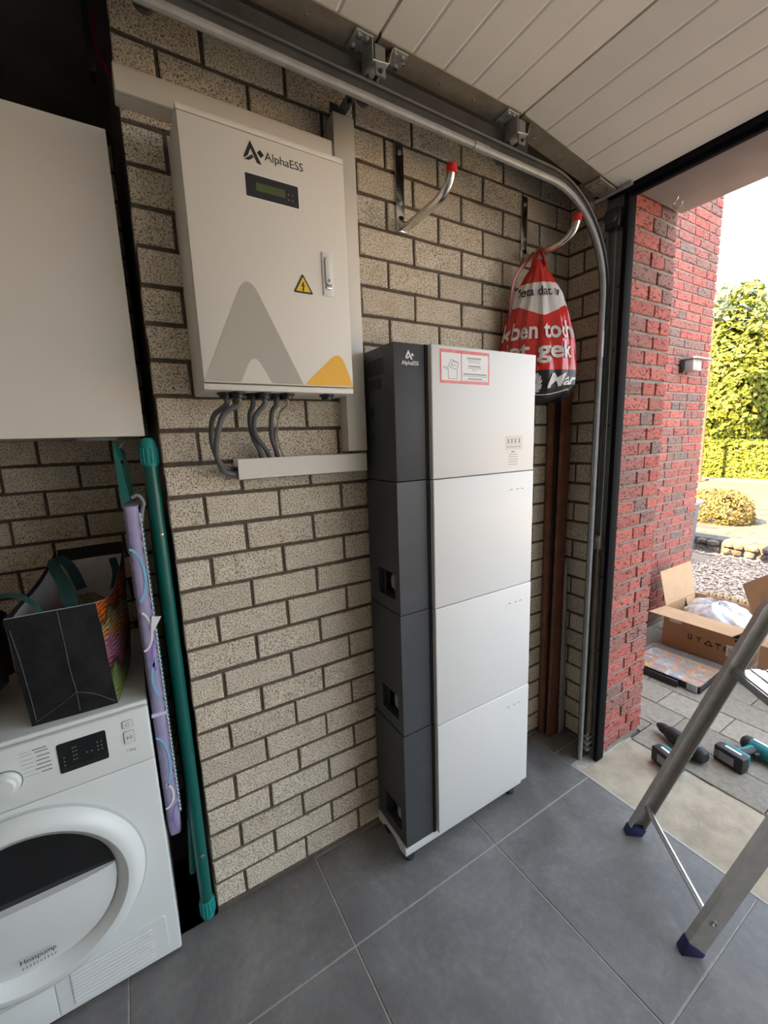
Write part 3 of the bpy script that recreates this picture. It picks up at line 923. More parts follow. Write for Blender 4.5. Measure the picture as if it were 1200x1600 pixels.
# display
dsp = build(MB().prism(round_rect(0.2375, 0.3695, 2.124, 2.174, 0.002), fy(YF), -0.002, 0.0008), 'display', 'black', cd)
build(MB().prism(round_rect(0.235, 0.372, 2.1215, 2.1765, 0.003), fy(YF), -0.002, 0.0004), 'display_rim', 'white_print', cd)
build(MB().box(0.262, 0.335, YF - 0.0014, YF, 2.140, 2.158), 'screen', 'lcd', dsp)
mb = MB()
for px in (0.343, 0.353):
    for pz in (2.138, 2.150):
        mb.lathe([(0.002, 0), (0.0015, 0.001)], (px, YF - 0.0008, pz), (0, -1, 0), 10)
build(mb, 'display_buttons', 'frame_grey', dsp)
# warning triangle
def tri(cx, cz, s, r=0.0):
    return [(cx - s * 0.5, cz - s * 0.29), (cx + s * 0.5, cz - s * 0.29), (cx, cz + s * 0.577)]
def tri_round(cx, cz, s, r):
    P = [Vector(p) for p in tri(cx, cz, s)]
    out = []
    for i in range(3):
        p, a, b = P[i], P[i - 1], P[(i + 1) % 3]
        u, w = (a - p).normalized() * r, (b - p).normalized() * r
        for k in range(5):
            s_ = k / 4
            q = (p + u) * (1 - s_) ** 2 + p * 2 * s_ * (1 - s_) + (p + w) * s_ * s_
            out.append((q.x, q.y))
    return out
sg = build(MB().prism(tri_round(0.3675, 1.9385, 0.056, 0.006), fy(YF), 0, 0.0008), 'warning_sign', 'ink', cd)
build(MB().prism(tri_round(0.3675, 1.9385, 0.0415, 0.002), fy(YF), 0, 0.0014), 'sign_face', 'sign_yellow', sg)
bolt = [(-0.0015, 0.0105), (-0.0055, -0.0008), (-0.0012, 0.0008), (-0.0025, -0.006), (-0.0045, -0.006), (-0.0005, -0.0125), (0.0028, -0.0058), (0.0005, -0.006), (0.0042, 0.004), (0.0005, 0.0028), (0.0028, 0.0105)]
build(MB().prism([(0.3675 + a, 1.9385 + b) for a, b in bolt], fy(YF), 0, 0.0018), 'lightning_bolt', 'ink', sg)
# swing handle lock
lk = build(MB().box(0.424, 0.4545, YF - 0.003, YF, 1.924, 2.034), 'lock_plate', 'white_paint', cd, bevel=0.001)
build(MB().prism(round_rect(0.430, 0.449, 1.940, 2.022, 0.009), fy(YF), 0.0, 0.0035), 'recess', 'ink_grey', lk)
build(MB().prism(round_rect(0.4312, 0.4478, 1.952, 2.0208, 0.008), fy(YF), 0.0, 0.008), 'lever', 'white_paint', lk, bevel=0.002)
mb = MB().prism(round_rect(0.4312, 0.4478, 1.941, 1.950, 0.004), fy(YF), 0.0, 0.007)
build(mb, 'push_button', 'alu', lk, bevel=0.001)
build(MB().lathe([(0.004, 0), (0.004, 0.001)], (0.4395, YF - 0.008, 1.962), (0, -1, 0), 14), 'keyhole', 'ink_grey', lk)
# glands under the cabinet
GL = [(0.155, -0.118), (0.182, -0.135), (0.226, -0.110), (0.250, -0.135), (0.288, -0.118), (0.314, -0.135), (0.433, -0.135)]
for gx, gy in GL:
    build(MB().lathe([(0.021, 0), (0.021, 0.006), (0.016, 0.008), (0.015, 0.016), (0.008, 0.016)], (gx, gy, Z0 + 0.001), (0, 0, -1), 18), 'cable_gland', 'black', inv)

# cables from the cabinet into the trunking
def cable(i, pts, r, mat, label):
    gx, gy = GL[i]
    P = [Vector((gx, gy, Z0 - 0.010)), Vector((gx, gy, Z0 - 0.03))]
    m = len(pts)
    for k, (u, v, y) in enumerate(pts):
        P.append(at_y(u, v, y))
    build(MB().tube(smooth_path(P, 8), r, 10), 'cable', mat, loc=P[0], label=label, cat='cable', group='cables under the electrical cabinet')
cable(0, [(333, 652, -0.100), (331, 690, -0.085), (345, 725, -0.055), (366, 733, -0.028), (400, 731, -0.022)], 0.0068, 'cable', 'grey cable from the leftmost gland curving into the trunking end')
cable(1, [(348, 650, -0.128), (338, 695, -0.115), (342, 723, -0.095), (358, 740, -0.050), (400, 738, -0.046)], 0.0074, 'cable', 'thick grey cable with the lowest loop, second from the left gland')
cable(2, [(390, 650, -0.10), (394, 680, -0.08), (406, 705, -0.05), (412, 725, -0.03)], 0.0068, 'cable', 'grey cable hanging straight down from the third gland')
cable(3, [(398, 652, -0.125), (399, 678, -0.10), (416, 703, -0.055), (426, 725, -0.03)], 0.0068, 'cable', 'grey cable crossing in an S curve from the fourth gland')
cable(4, [(425, 645, -0.11), (424, 680, -0.08), (431, 703, -0.05), (438, 725, -0.03)], 0.0068, 'cable', 'grey cable next to the thin pale wire under the cabinet')
cable(5, [(438, 645, -0.115), (433, 675, -0.09), (438, 700, -0.06), (450, 725, -0.03)], 0.0026, 'cable_light', 'thin pale wire, rightmost cable under the cabinet')

# ------------------------------------------------------------------ trunking
def trunk(x0, x1, z0, z1, y, label, open_left=False):
    t = thing('cable_trunking', ((x0 + x1) / 2, 0, z0), label=label, cat='cable trunking', group='white cable trunking on the brick wall')
    long_x = (x1 - x0) > (z1 - z0)
    if open_left:
        mb = MB().box(x0, x1, y, y + 0.003, z0, z1).box(x0, x1, y, -0.001, z0, z0 + 0.003).box(x0, x1, -0.004, -0.001, z0, z1)
        mb.box(x0 + 0.27, x1, y, -0.001, z1 - 0.003, z1).box(x1 - 0.003, x1, y, -0.001, z0, z1)
        build(mb, 'cover', 'trunking', t, bevel=0.001, seg=1)
    elif long_x:
        build(MB().box(x0, x1, y + 0.006, -0.0005, z0 + 0.002, z1 - 0.002), 'base', 'trunking', t, bevel=0.002)
        build(MB().box(x0, x1, y, y + 0.014, z0, z1), 'cover', 'trunking', t, bevel=0.003)
    else:
        build(MB().box(x0 + 0.002, x1 - 0.002, y + 0.006, -0.0005, z0, z1), 'base', 'trunking', t, bevel=0.002)
        build(MB().box(x0, x1, y, y + 0.014, z0, z1), 'cover', 'trunking', t, bevel=0.003)
trunk(-0.008, 0.528, 2.332, 2.388, -0.060, 'white cable trunking running level along the top of the brick wall')
trunk(0.535, 0.604, 1.501, 2.468, -0.058, 'upright white cable trunking right of the electrical cabinet')
trunk(0.182, 0.600, 1.434, 1.494, -0.060, 'short white cable trunking below the electrical cabinet', open_left=True)

# ------------------------------------------------------------------ battery tower
bt = thing('battery_tower', (0.91, -0.11, 0.0), label='tall white and anthracite home battery tower standing on the tiles', cat='battery')
BX0, BX1, BYF, BYD = 0.618, 1.216, -0.212, -0.234
ZS = [0.082, 0.530, 0.967, 1.404, 1.818]
OFF = [-0.010, -0.006, -0.003, 0.0]                       # lower modules stand a touch proud
for k in range(4):
    z0, z1, o = ZS[k], ZS[k + 1] - 0.0025, OFF[k]
    top = k == 3
    x0 = BX0 + o * 0.7; yf = BYF + o * 0.5; yd = BYD + o * 0.5
    if top:
        md = build(MB().box(x0, BX1 - 0.004, yf, -0.022, z0, z1), 'inverter_module', 'anthracite', bt, bevel=0.002)
    else:
        # body with a hand grip cut into its left side
        ya, yb = -0.185, -0.080; za, zb_ = z0 + 0.045, z0 + 0.135
        mb = MB()
        mb.box(x0, BX1 - 0.004, yf, ya, z0, z1).box(x0, BX1 - 0.004, yb, -0.022, z0, z1)
        mb.box(x0 + 0.045, BX1 - 0.004, ya, yb, z0, z1)
        mb.box(x0, x0 + 0.045, ya, yb, z0, za).box(x0, x0 + 0.045, ya, yb, zb_, z1)
        md = build(mb, 'battery_module', 'anthracite', bt, smooth=False)
        build(MB().box(x0 + 0.040, x0 + 0.0448, ya - 0.002, yb + 0.002, za - 0.002, zb_ + 0.002), 'grip_recess', 'recess', md)
        g_ = MB().tube(smooth_path([(x0 + 0.03, ya + 0.006, za + 0.006), (x0 + 0.018, ya + 0.022, za + 0.04), (x0 + 0.022, ya + 0.030, zb_ - 0.02), (x0 + 0.036, ya + 0.045, zb_ - 0.004)], 6), [0.010] * 6 + [0.014] * 7 + [0.011] * 6, 10)
        build(g_, 'grip', 'tool_grey', md)
        build(MB().tube([(x0 + 0.02, yb - 0.014, za), (x0 + 0.02, yb - 0.018, zb_)], 0.005, 8), 'grip_bar', 'black', md)
    fp = build(MB().box(0.7405, BX1, yd, yf + 0.001, z0 + (0.004 if k == 0 else 0.0), z1), 'front_panel', 'white_paint', md, bevel=0.0035, seg=3)
    build(MB().box(0.7310, 0.7405, yf - 0.004, yf + 0.001, z0, z1), 'shadow_gap', 'recess', md)
    if not top:
        mb = MB()
        for j, (a, b) in enumerate(((1.092, 1.104), (1.124, 1.136), (1.150, 1.162))):
            mb.box(a, b, yd - 0.0005, yd, z1 - 0.064, z1 - 0.061)
        build(mb, 'status_marks', 'ink_grey', md)
        build(MB().box(1.080, 1.092, yd - 0.0008, yd, z1 - 0.068, z1 - 0.0635), 'status_light', 'white_print', md)
    else:
        tp = md
        tp_fp = fp
# vent slots, screws on the left side of the top module
def vents(y0, y1, z0, z1, n):
    w = (y1 - y0) / n
    for k in range(n):
        build(MB().box(BX0 - 0.0006, BX0 + 0.002, y0 + w * k + w * 0.25, y0 + w * (k + 1) - w * 0.1, z0, z1), 'vent_slot', 'recess', tp)
vents(-0.155, -0.062, 1.735, 1.782, 7)
vents(-0.140, -0.066, 1.690, 1.722, 6)
vents(-0.090, -0.062, 1.607, 1.634, 2)
vents(-0.090, -0.062, 1.530, 1.556, 2)
for y, z in ((-0.128, 1.418), (-0.150, 1.790)):
    build(MB().lathe([(0.0042, 0), (0.004, 0.002), (0.0015, 0.003)], (BX0, y, z), (-1, 0, 0), 10), 'screw', 'frame_grey', tp)
emblem(0.660, 1.770, 0.026, BYF - 0.0006, 'white_print', tp, 0.028)
lettering('AlphaESS', (0.6775, BYF, 1.757), (1, 0, 0), (0, 0, 1), 0.062, 'white_print', tp, bold=0.012)
# red-bordered warning sticker
yd = BYD
st = build(MB().box(0.774, 0.983, yd - 0.0006, yd, 1.702, 1.804), 'safety_sticker', M('sticker_red', (0.72, 0.10, 0.09), 0.5, c2=(0.80, 0.30, 0.28), vscale=14), tp)
build(MB().box(0.7785, 0.858, yd - 0.0011, yd, 1.711, 1.794).box(0.862, 0.977, yd - 0.0011, yd, 1.711, 1.794), 'sticker_face', 'white_print', st)
mb = MB()
hx, hz = 0.806, 1.716
for a, b in (((0.0, 0.0), (0.0, 0.030)), ((0.0, 0.0), (0.036, 0.0)), ((0.036, 0.0), (0.036, 0.030)), ((-0.006, 0.026), (0.012, 0.058)), ((0.012, 0.058), (0.042, 0.050)), ((0.042, 0.050), (0.036, 0.026)),
             ((0.008, 0.034), (0.020, 0.054)), ((0.020, 0.054), (0.036, 0.048)), ((0.008, 0.034), (0.032, 0.030)), ((0.014, 0.043), (0.034, 0.039))):
    mb.bar((hx + a[0], yd - 0.0012, hz + a[1]), (hx + b[0], yd - 0.0012, hz + b[1]), 0.0016, 0.0006, up=(0, 1, 0))
build(mb, 'house_drawing', 'ink_grey', st, smooth=False)
lettering('PV', (0.794, yd - 0.0011, 1.748), (1, 0, 0), (0, 0, 1), 0.014, 'ink_grey', st, lift=0.0003)
mb = MB()
for z, a, b, h in ((1.782, 0.884, 0.944, 0.004), (1.776, 0.886, 0.940, 0.0016), (1.770, 0.890, 0.942, 0.0016), (1.758, 0.890, 0.942, 0.004), (1.752, 0.886, 0.946, 0.0016), (1.746, 0.905, 0.925, 0.0016),
                   (1.733, 0.868, 0.970, 0.004), (1.727, 0.868, 0.972, 0.0016), (1.719, 0.888, 0.950, 0.0035), (1.714, 0.872, 0.968, 0.0012)):
    mb.box(a, b, yd - 0.0013, yd - 0.0009, z - h / 2, z + h / 2)
build(mb, 'fine_print', 'ink_grey', st, smooth=False)
# rating label lower right
lb2 = build(MB().box(1.066, 1.152, yd - 0.0005, yd, 1.482, 1.533), 'rating_label', 'trunking', tp)
mb = MB()
for xx in (1.076, 1.094, 1.112, 1.132):
    mb.box(xx, xx + 0.006, yd - 0.0008, yd - 0.0004, 1.506, 1.522); mb.box(xx - 0.002, xx + 0.010, yd - 0.0008, yd - 0.0004, 1.492, 1.495)
for k in range(5):
    mb.box(1.082, 1.128, yd - 0.0008, yd - 0.0001, 1.466 - 0.009 * k, 1.4675 - 0.009 * k)
mb.box(1.096, 1.114, yd - 0.0008, yd - 0.0001, 1.474, 1.478)
build(mb, 'fine_print', 'ink_grey', lb2, smooth=False)
# white base with adjustable feet
bx0, bx1, by = 0.604, 1.206, -0.219
mb = MB().prism([(by, 0.050), (by, 0.081), (-0.024, 0.081), (-0.024, 0.045), (-0.060, 0.045), (-0.075, 0.066), (-0.150, 0.066), (-0.180, 0.045)], lambda a, b, d: (d, a, b), bx0, bx1)
bs = build(mb, 'base', 'white_paint', bt, bevel=0.0025)
for fx in (0.640, 1.172):
    for fy_ in (-0.185, -0.055):
        build(MB().lathe([(0.019, 0.0), (0.021, 0.004), (0.020, 0.011), (0.008, 0.014), (0.0075, 0.05)], (fx, fy_, 0.0), (0, 0, 1), 18), 'foot', 'rail_dark', bs)

# ------------------------------------------------------------------ wall hooks
def hook(x, zt, zb_, top, label):
    h = thing('wall_hook', (x, 0, zb_), label=label, cat='hook', group='steel storage hooks with red tips')
    pl = MB().box(x - 0.017, x + 0.017, -0.008, 0.0, zb_ - 0.012, zt)
    p = build(pl, 'plate', 'chrome', h, bevel=0.003)
    for z in (zt - 0.03, zb_ + 0.075):
        build(MB().lathe([(0.0075, 0), (0.0065, 0.003), (0.0, 0.004)], (x, -0.008, z), (0, -1, 0), 12), 'screw', 'galv', p)
    pts = [(x, -0.004, zb_ + 0.028), (x, -0.016, zb_ + 0.006), (x, -0.05, zb_ - 0.010), (x, -0.12, zb_ - 0.010), (x, top[0] + 0.055, zb_ - 0.006), (x, top[0] + 0.016, zb_ + 0.016), (x, top[0], zb_ + 0.052), (x, top[0], top[1])]
    build(MB().tube(smooth_path(pts, 6), 0.0135, 14), 'arm', 'chrome', h)
    build(MB().lathe([(0.0155, 0.0), (0.0155, 0.020), (0.013, 0.024)], (x, top[0], top[1] - 0.012), (0, 0, 1), 16), 'end_cap', 'red_plastic', h)
hook(0.797, 2.492, 2.236, (-0.268, 2.282), 'empty steel wall hook with red tip beside the upright trunking')
hook(1.403, 2.478, 2.246, (-0.246, 2.298), 'steel wall hook with red tip carrying the printed carrier bag')

# ------------------------------------------------------------------ printed plastic carrier bag on the second hook
CB = Vector((1.378, -0.112, 0))
CE = Vector((0.815, -0.58, 0)).normalized(); CN = Vector((-0.58, -0.815, 0)).normalized()
HS = [(0.00, 0.016, 0.016), (0.05, 0.030, 0.020), (0.13, 0.056, 0.034), (0.25, 0.090, 0.050), (0.40, 0.116, 0.064), (0.60, 0.138, 0.074), (0.78, 0.147, 0.078), (0.90, 0.144, 0.074), (0.96, 0.126, 0.060), (1.0, 0.095, 0.035)]
ZT, ZBG = 2.200, 1.668
def hs(t):
    for (a, w0, d0), (b, w1, d1) in zip(HS[:-1], HS[1:]):
        if t <= b:
            f = (t - a) / (b - a); f = f * f * (3 - 2 * f) * 0.4 + f * 0.6
            return w0 + (w1 - w0) * f, d0 + (d1 - d0) * f
    return HS[-1][1], HS[-1][2]
def bag_pt(phi, t, lift=0.0):
    w, d = hs(t)
    fold = 1 + (0.050 * math.sin(13 * phi + 1.2 * math.sin(3 * t + phi)) + 0.035 * abs(math.sin(12 * phi + 3 * t)) + 0.012 * math.sin(31 * phi + 5 * t)) * min(1.0, 0.40 + 1.2 * (1 - t)) * min(1, t * 8)
    lean = (1 - t) * -0.010
    z = ZT + (ZBG - ZT) * t - 0.010 * math.cos(phi * 3) * (t > 0.9)
    p = CB + CE * (w * fold * math.sin(phi) + lift * math.sin(phi) + lean) + CN * (d * fold * math.cos(phi) + lift * math.cos(phi))
    return Vector((p.x, min(p.y, -0.009 + lift), z))
bag = thing('carrier_bag', (CB.x, CB.y, ZBG), label='red white and black printed plastic carrier bag hanging from the hook', cat='plastic bag')
def bag_band(name, mat, lo, hi, n=30, nphi=96):
    mb = MB().grid(lambda a, b: bag_pt(-PI + 2 * PI * a, lo(-PI + 2 * PI * a) + (hi(-PI + 2 * PI * a) - lo(-PI + 2 * PI * a)) * b), nphi, n, wrap=True)
    return mb
ban = lambda phi: 0.335 - 0.075 * max(0.0, 1 - abs(phi - 0.05) / 0.9) * -1      # lower rim of the white banner, a chevron
mb = bag_band('sack', 'shop_red', lambda p: 0.0, lambda p: 0.17, 8)
sack = build(mb, 'sack_top', 'shop_red', bag)
build(bag_band('', '', lambda p: 0.17, ban, 8), 'white_banner', 'shop_white', bag)
build(bag_band('', '', ban, lambda p: 0.79, 18), 'sack', 'shop_red', bag)
mb = bag_band('', '', lambda p: 0.79, lambda p: 1.0, 10)
n0 = len(mb.V); mb.F.append(tuple(range(n0 - 96, n0)))
build(mb, 'black_foot', 'shop_black', bag)
def bag_text(s, phi0, phi1, t0, t1, mat, bold=0.0, shear=0.0, lift=0.005):
    """letters laid over the bag between two angles and two heights"""
    vs, fs, w, h = text_geo(s, 1.0, bold, shear, fine=0.05)
    P = []
    for a, b in vs:
        phi = (phi0 + phi1) / 2 + (phi1 - phi0) * a / w
        t = (t0 + t1) / 2 - (t1 - t0) * b / h
        P.append(bag_pt(phi, t, lift))
    return MB().add(P, fs)
build(bag_text("'beta dat w", -1.15, 0.85, 0.200, 0.268, 'ink', 0.01), 'lettering', 'ink', bag)
build(bag_text("'k ben toch", -1.45, 1.00, 0.440, 0.570, 'shop_white', 0.024), 'lettering', 'shop_white', bag)
build(bag_text("niet gek", -1.50, 0.98, 0.585, 0.745, 'shop_white', 0.026), 'lettering', 'shop_white', bag)
build(bag_text("Mar", 0.10, 1.10, 0.815, 0.905, 'shop_white', 0.022, 0.35), 'lettering', 'shop_white', bag)
# swirl emblem on the black foot
mb = MB()
for k in range(13):
    a0 = 2 * PI * k / 13
    L_, R_ = [], []
    for j in range(6):
        s = j / 5
        r = 0.014 + 0.060 * s
        a = a0 + 1.1 * s
        wd = 0.11 + 0.16 * math.sin(PI * s)
        for (lst, aa) in ((L_, a - wd), (R_, a + wd)):
            lst.append(bag_pt(-0.24 + r * math.cos(aa) * 2.9, 0.872 - r * math.sin(aa) * 0.95, 0.003))
    mb.add(L_ + R_[::-1], [(i, i + 1, 10 - i, 11 - i) for i in range(5)])
build(mb, 'swirl_emblem', 'shop_white', bag)
build(MB().grid(lambda a, b: bag_pt(-0.9 + 1.9 * a, 0.942 + 0.006 * b, 0.003), 40, 1), 'white_line', 'shop_white', bag)
# handles slung over the hook arm, one loop hanging down on the left
pts = [bag_pt(-0.9, 0.05), bag_pt(-0.9, 0.0) + Vector((0, 0, 0.015)), Vector((1.400, -0.085, 2.256)), bag_pt(0.9, 0.0) + Vector((0, 0, 0.015)), bag_pt(0.9, 0.05)]
build(MB().tube(smooth_path(pts, 8), 0.012, 8, flat=0.35), 'handle', 'shop_red', bag)
pts = [Vector((1.398, -0.060, 2.246)), Vector((1.335, -0.080, 2.20)), at_y(803, 440, -0.075), at_y(797, 500, -0.06), at_y(794, 548, -0.05), at_y(800, 575, -0.045)]
build(MB().tube(smooth_path(pts, 8), 0.009, 8, flat=0.4), 'drawstring_loop', 'shop_clear', bag)

# ------------------------------------------------------------------ planks and strips in the corner
def leaner(name, mat, u0, u1, v_t, v_b, ub0, ub1, y0, y1, label, group=None, bev=0.002):
    """board standing in the corner: its front edges follow two photo lines at depth y0"""
    t0, t1 = at_y(u0, v_t, y0), at_y(u1, v_t, y0)
    zt = (t0.z + t1.z) / 2
    b0, b1 = at_y(ub0, v_b, y0), at_y(ub1, v_b, y0)
    z0 = 0.003
    bot = [(b0.x, y0, z0), (b1.x, y0, z0), (b1.x, y1, z0), (b0.x, y1, z0)]
    top = [(t0.x, y0, zt), (t1.x, y0, zt), (t1.x, y1, zt), (t0.x, y1, zt)]
    build(MB().hexa(bot, top), name, mat, loc=((b0.x + b1.x) / 2, (y0 + y1) / 2, 0), bevel=bev, label=label, cat='plank', group=group)
leaner('plank', 'wood', 864, 874, 575, 1140, 846, 856, -0.030, -0.006, 'reddish brown plank leaning in the corner nearest the battery tower', 'boards standing in the corner')
leaner('plank', 'wood', 884, 897, 575, 1150, 857, 870, -0.066, -0.050, 'reddish brown plank with worn edge nearest the door track', 'boards standing in the corner')
leaner('plank', 'gap_shade', 873, 890, 575, 1140, 853, 868, -0.042, -0.033, 'near-black strip put in for the shade in the gap between the two reddish brown planks', 'boards standing in the corner')  # shade of the gap between the planks, put in as a dark strip
leaner('white_batten', 'white_strip', 884.5, 887, 880, 1148, 873, 881, -0.078, -0.070, 'thin white batten standing in the corner by the planks')

# ------------------------------------------------------------------ wall cupboard in the alcove
cb = thing('wall_cupboard', (-0.35, 0.3, 1.566), label='plain cream wall cupboard above the dryer', cat='cupboard')
build(MB().box(-0.655, -0.036, 0.052, YN - 0.003, 1.572, 2.296), 'body', 'ivory_paint', cb, bevel=0.001)
build(MB().box(-0.657, -0.034, 0.030, 0.049, 1.566, 2.296), 'door', 'ivory_paint', cb, bevel=0.0015)
build(MB().box(-0.20, -0.10, 0.20, 0.24, 1.560, 1.573), 'rail_bracket', 'galv', cb, bevel=0.001)
# dark side of the brick corner and a red cable beside it
build(MB().tube(smooth_path([at_y(146, 20, 0.05), at_y(146, 62, 0.05), at_y(156, 92, 0.05), at_y(176, 120, 0.03)], 8), 0.0062, 8), 'cable', 'cable_red', loc=(-0.03, 0.05, 2.35),
      label='dark red cable hanging beside the top corner of the wall', cat='cable')
build(MB().box(-0.052, -0.036, 0.040, 0.085, 2.42, ZC - 0.002), 'conduit', 'black', loc=(-0.04, 0.06, 2.42), bevel=0.003, label='black conduit end at the top corner of the wall', cat='conduit')

# ------------------------------------------------------------------ tumble dryer
DX0, DX1, DYF, DZ1 = -0.715, -0.115, -0.048, 0.846
dr = thing('tumble_dryer', (-0.415, 0.24, 0.0), label='white front-loading tumble dryer with round door in the alcove', cat='dryer')
build(MB().box(DX0, DX1, DYF + 0.012, 0.53, 0.012, 0.825), 'body', 'appliance', dr, bevel=0.006)
build(MB().box(DX0, DX1, DYF + 0.016, 0.53, 0.826, DZ1), 'top_plate', 'appliance', dr, bevel=0.006, seg=3)
build(MB().box(DX0, DX1, DYF + 0.001, DYF + 0.013, 0.014, 0.672), 'front_plate', 'appliance', dr, bevel=0.005, seg=3)
cp = build(MB().box(DX0, DX1, DYF - 0.001, DYF + 0.016, 0.6745, DZ1 - 0.010), 'control_panel', 'appliance', dr, bevel=0.006, seg=3)
yf = DYF - 0.001
# display
dp = build(MB().prism(round_rect(-0.320, -0.2165, 0.724, 0.806, 0.005), fy(yf), 0, 0.0012), 'display', 'glass_black', cp)
mb = MB()
for xx, zz, n in ((-0.310, 0.765, 3), (-0.290, 0.785, 4), (-0.284, 0.785, 4), (-0.262, 0.760, 1), (-0.252, 0.760, 1), (-0.238, 0.778, 3), (-0.230, 0.778, 3)):
    for k in range(n):
        mb.box(xx, xx + 0.003, yf - 0.0018, yf - 0.001, zz - 0.011 * k, zz - 0.011 * k + 0.002)
build(mb, 'display_marks', 'ink_grey', dp, smooth=False)
mb = MB()
for a, b in ((-0.318, -0.293), (-0.291, -0.268), (-0.266, -0.243), (-0.241, -0.219)):
    mb.box(a, b, yf - 0.0022, yf - 0.001, 0.7265, 0.7375)
build(mb, 'touch_keys', 'black', dp, bevel=0.0005, seg=1)
# push buttons with their symbols
def button(x0, x1, z0, z1):
    b = build(MB().prism(round_rect(x0, x1, z0, z1, 0.004), fy(yf), 0, 0.0008), 'button_rim', 'ink_grey', cp)
    build(MB().prism(round_rect(x0 + 0.0013, x1 - 0.0013, z0 + 0.0013, z1 - 0.0013, 0.003), fy(yf), 0, 0.0025), 'button', 'appliance', b, bevel=0.0005, seg=1)
    return b
b1 = button(-0.179, -0.154, 0.790, 0.813)
b2 = button(-0.179, -0.154, 0.744, 0.782)
c = (-0.1665, 0.8015)
mb = MB()
arc = [(c[0] + 0.0045 * math.sin(a), yf - 0.0028, c[1] + 0.0045 * math.cos(a)) for a in [0.6 + 0.32 * k for k in range(16)]]
mb.tube(arc, 0.0006, 5); mb.tube([(c[0], yf - 0.0028, c[1] + 0.001), (c[0], yf - 0.0028, c[1] + 0.006)], 0.0006, 5)
build(mb, 'power_symbol', 'ink_grey', b1)
c = (-0.1665, 0.763)
mb = MB().add([(c[0] - 0.006, yf - 0.0028, c[1] - 0.005), (c[0] + 0.001, yf - 0.0028, c[1]), (c[0] - 0.006, yf - 0.0028, c[1] + 0.005)], [(0, 1, 2)])
mb.box(c[0] + 0.002, c[0] + 0.0035, yf - 0.003, yf - 0.0026, c[1] - 0.005, c[1] + 0.005).box(c[0] + 0.005, c[0] + 0.0065, yf - 0.003, yf - 0.0026, c[1] - 0.005, c[1] + 0.005)
build(mb, 'start_symbol', 'ink_grey', b2, smooth=False)
lettering('7.0kg', (-0.166, yf, 0.723), (1, 0, 0), (0, 0, 1), 0.022, 'ink_grey', cp)
# programme dial
kn = build(MB().lathe([(0.033, 0.0), (0.033, 0.002)], (-0.424, yf, 0.749), (0, -1, 0), 40), 'dial_ring', 'frame_grey', cp)
build(MB().lathe([(0.0305, 0.0), (0.0305, 0.010), (0.028, 0.014), (0.022, 0.0145), (0.019, 0.022), (0.0, 0.0225)], (-0.424, yf, 0.749), (0, -1, 0), 40), 'dial', 'appliance', kn)
mb = MB()
for k, (z, x0, x1) in enumerate(((0.811, -0.366, -0.338), (0.803, -0.362, -0.336), (0.791, -0.360, -0.334), (0.780, -0.362, -0.336), (0.769, -0.362, -0.334), (0.758, -0.366, -0.334), (0.747, -0.356, -0.334))):
    mb.box(x0, x1, yf - 0.0004, yf, z, z + 0.0032)
    mb.box(-0.392, x0 - 0.004, yf - 0.0004, yf, z + 0.0008, z + 0.0016)
build(mb, 'programme_marks', 'ink_grey', cp, smooth=False)
# round door: bulging ring, dark glass above, curved white shield below
DC = (-0.428, DYF, 0.400)
dd = build(MB().lathe([(0.252, 0.0), (0.256, 0.006), (0.252, 0.016), (0.240, 0.030), (0.228, 0.036), (0.216, 0.036), (0.198, 0.022), (0.188, 0.004)], DC, (0, -1, 0), 96), 'door_ring', 'appliance', dr)
build(MB().lathe([(0.2605, 0.0), (0.2605, 0.0012)], DC, (0, -1, 0), 96), 'door_gap', 'appliance_grey', dd)
zch = 0.418
mb = MB()
def glass_pt(a, b):
    ang = PI * a
    r = 0.190 * b
    return (DC[0] + r * math.cos(ang), DC[1] - 0.0045 - 0.001 * (1 - b), max(zch - 0.012, DC[2] + r * math.sin(ang)))
mb.grid(glass_pt, 40, 8)
build(mb, 'glass', 'glass_black', dd)
def shield_pt(a, b):
    # lower half disc, leaning out towards its upper rim
    x = -0.188 + 0.376 * a
    zl = -math.sqrt(max(0.0, 0.189 ** 2 - x * x))
    z = zl + (zch - DC[2] - zl) * b
    h = (z + 0.19) / 0.21
    return (DC[0] + x, DC[1] - 0.006 - 0.020 * math.sin(PI * min(1, max(0, h)) * 0.62) * (1 - (x / 0.19) ** 2) ** 0.5, DC[2] + z)
mb = MB().grid(shield_pt, 40, 16)
def rim_pt(a, b):
    p = shield_pt(a, 1.0)
    return (p[0], p[1] + (0.030) * b, p[2] + 0.004 * b)
mb.grid(rim_pt, 40, 2)
sh = build(mb, 'shield', 'appliance', dd)
lettering('Heatpump', (-0.424, DYF - 0.0225, 0.268), (1, 0, 0), (0, 0.06, 1), 0.072, 'ink', sh, lift=0.004, bold=0.008)
mb = MB()
for k in range(10):
    mb.box(-0.458 + 0.0072 * k, -0.4555 + 0.0072 * k, DYF - 0.0275, DYF - 0.0235, 0.2485, 0.2515)
build(mb, 'fine_print', 'ink_grey', sh, smooth=False)
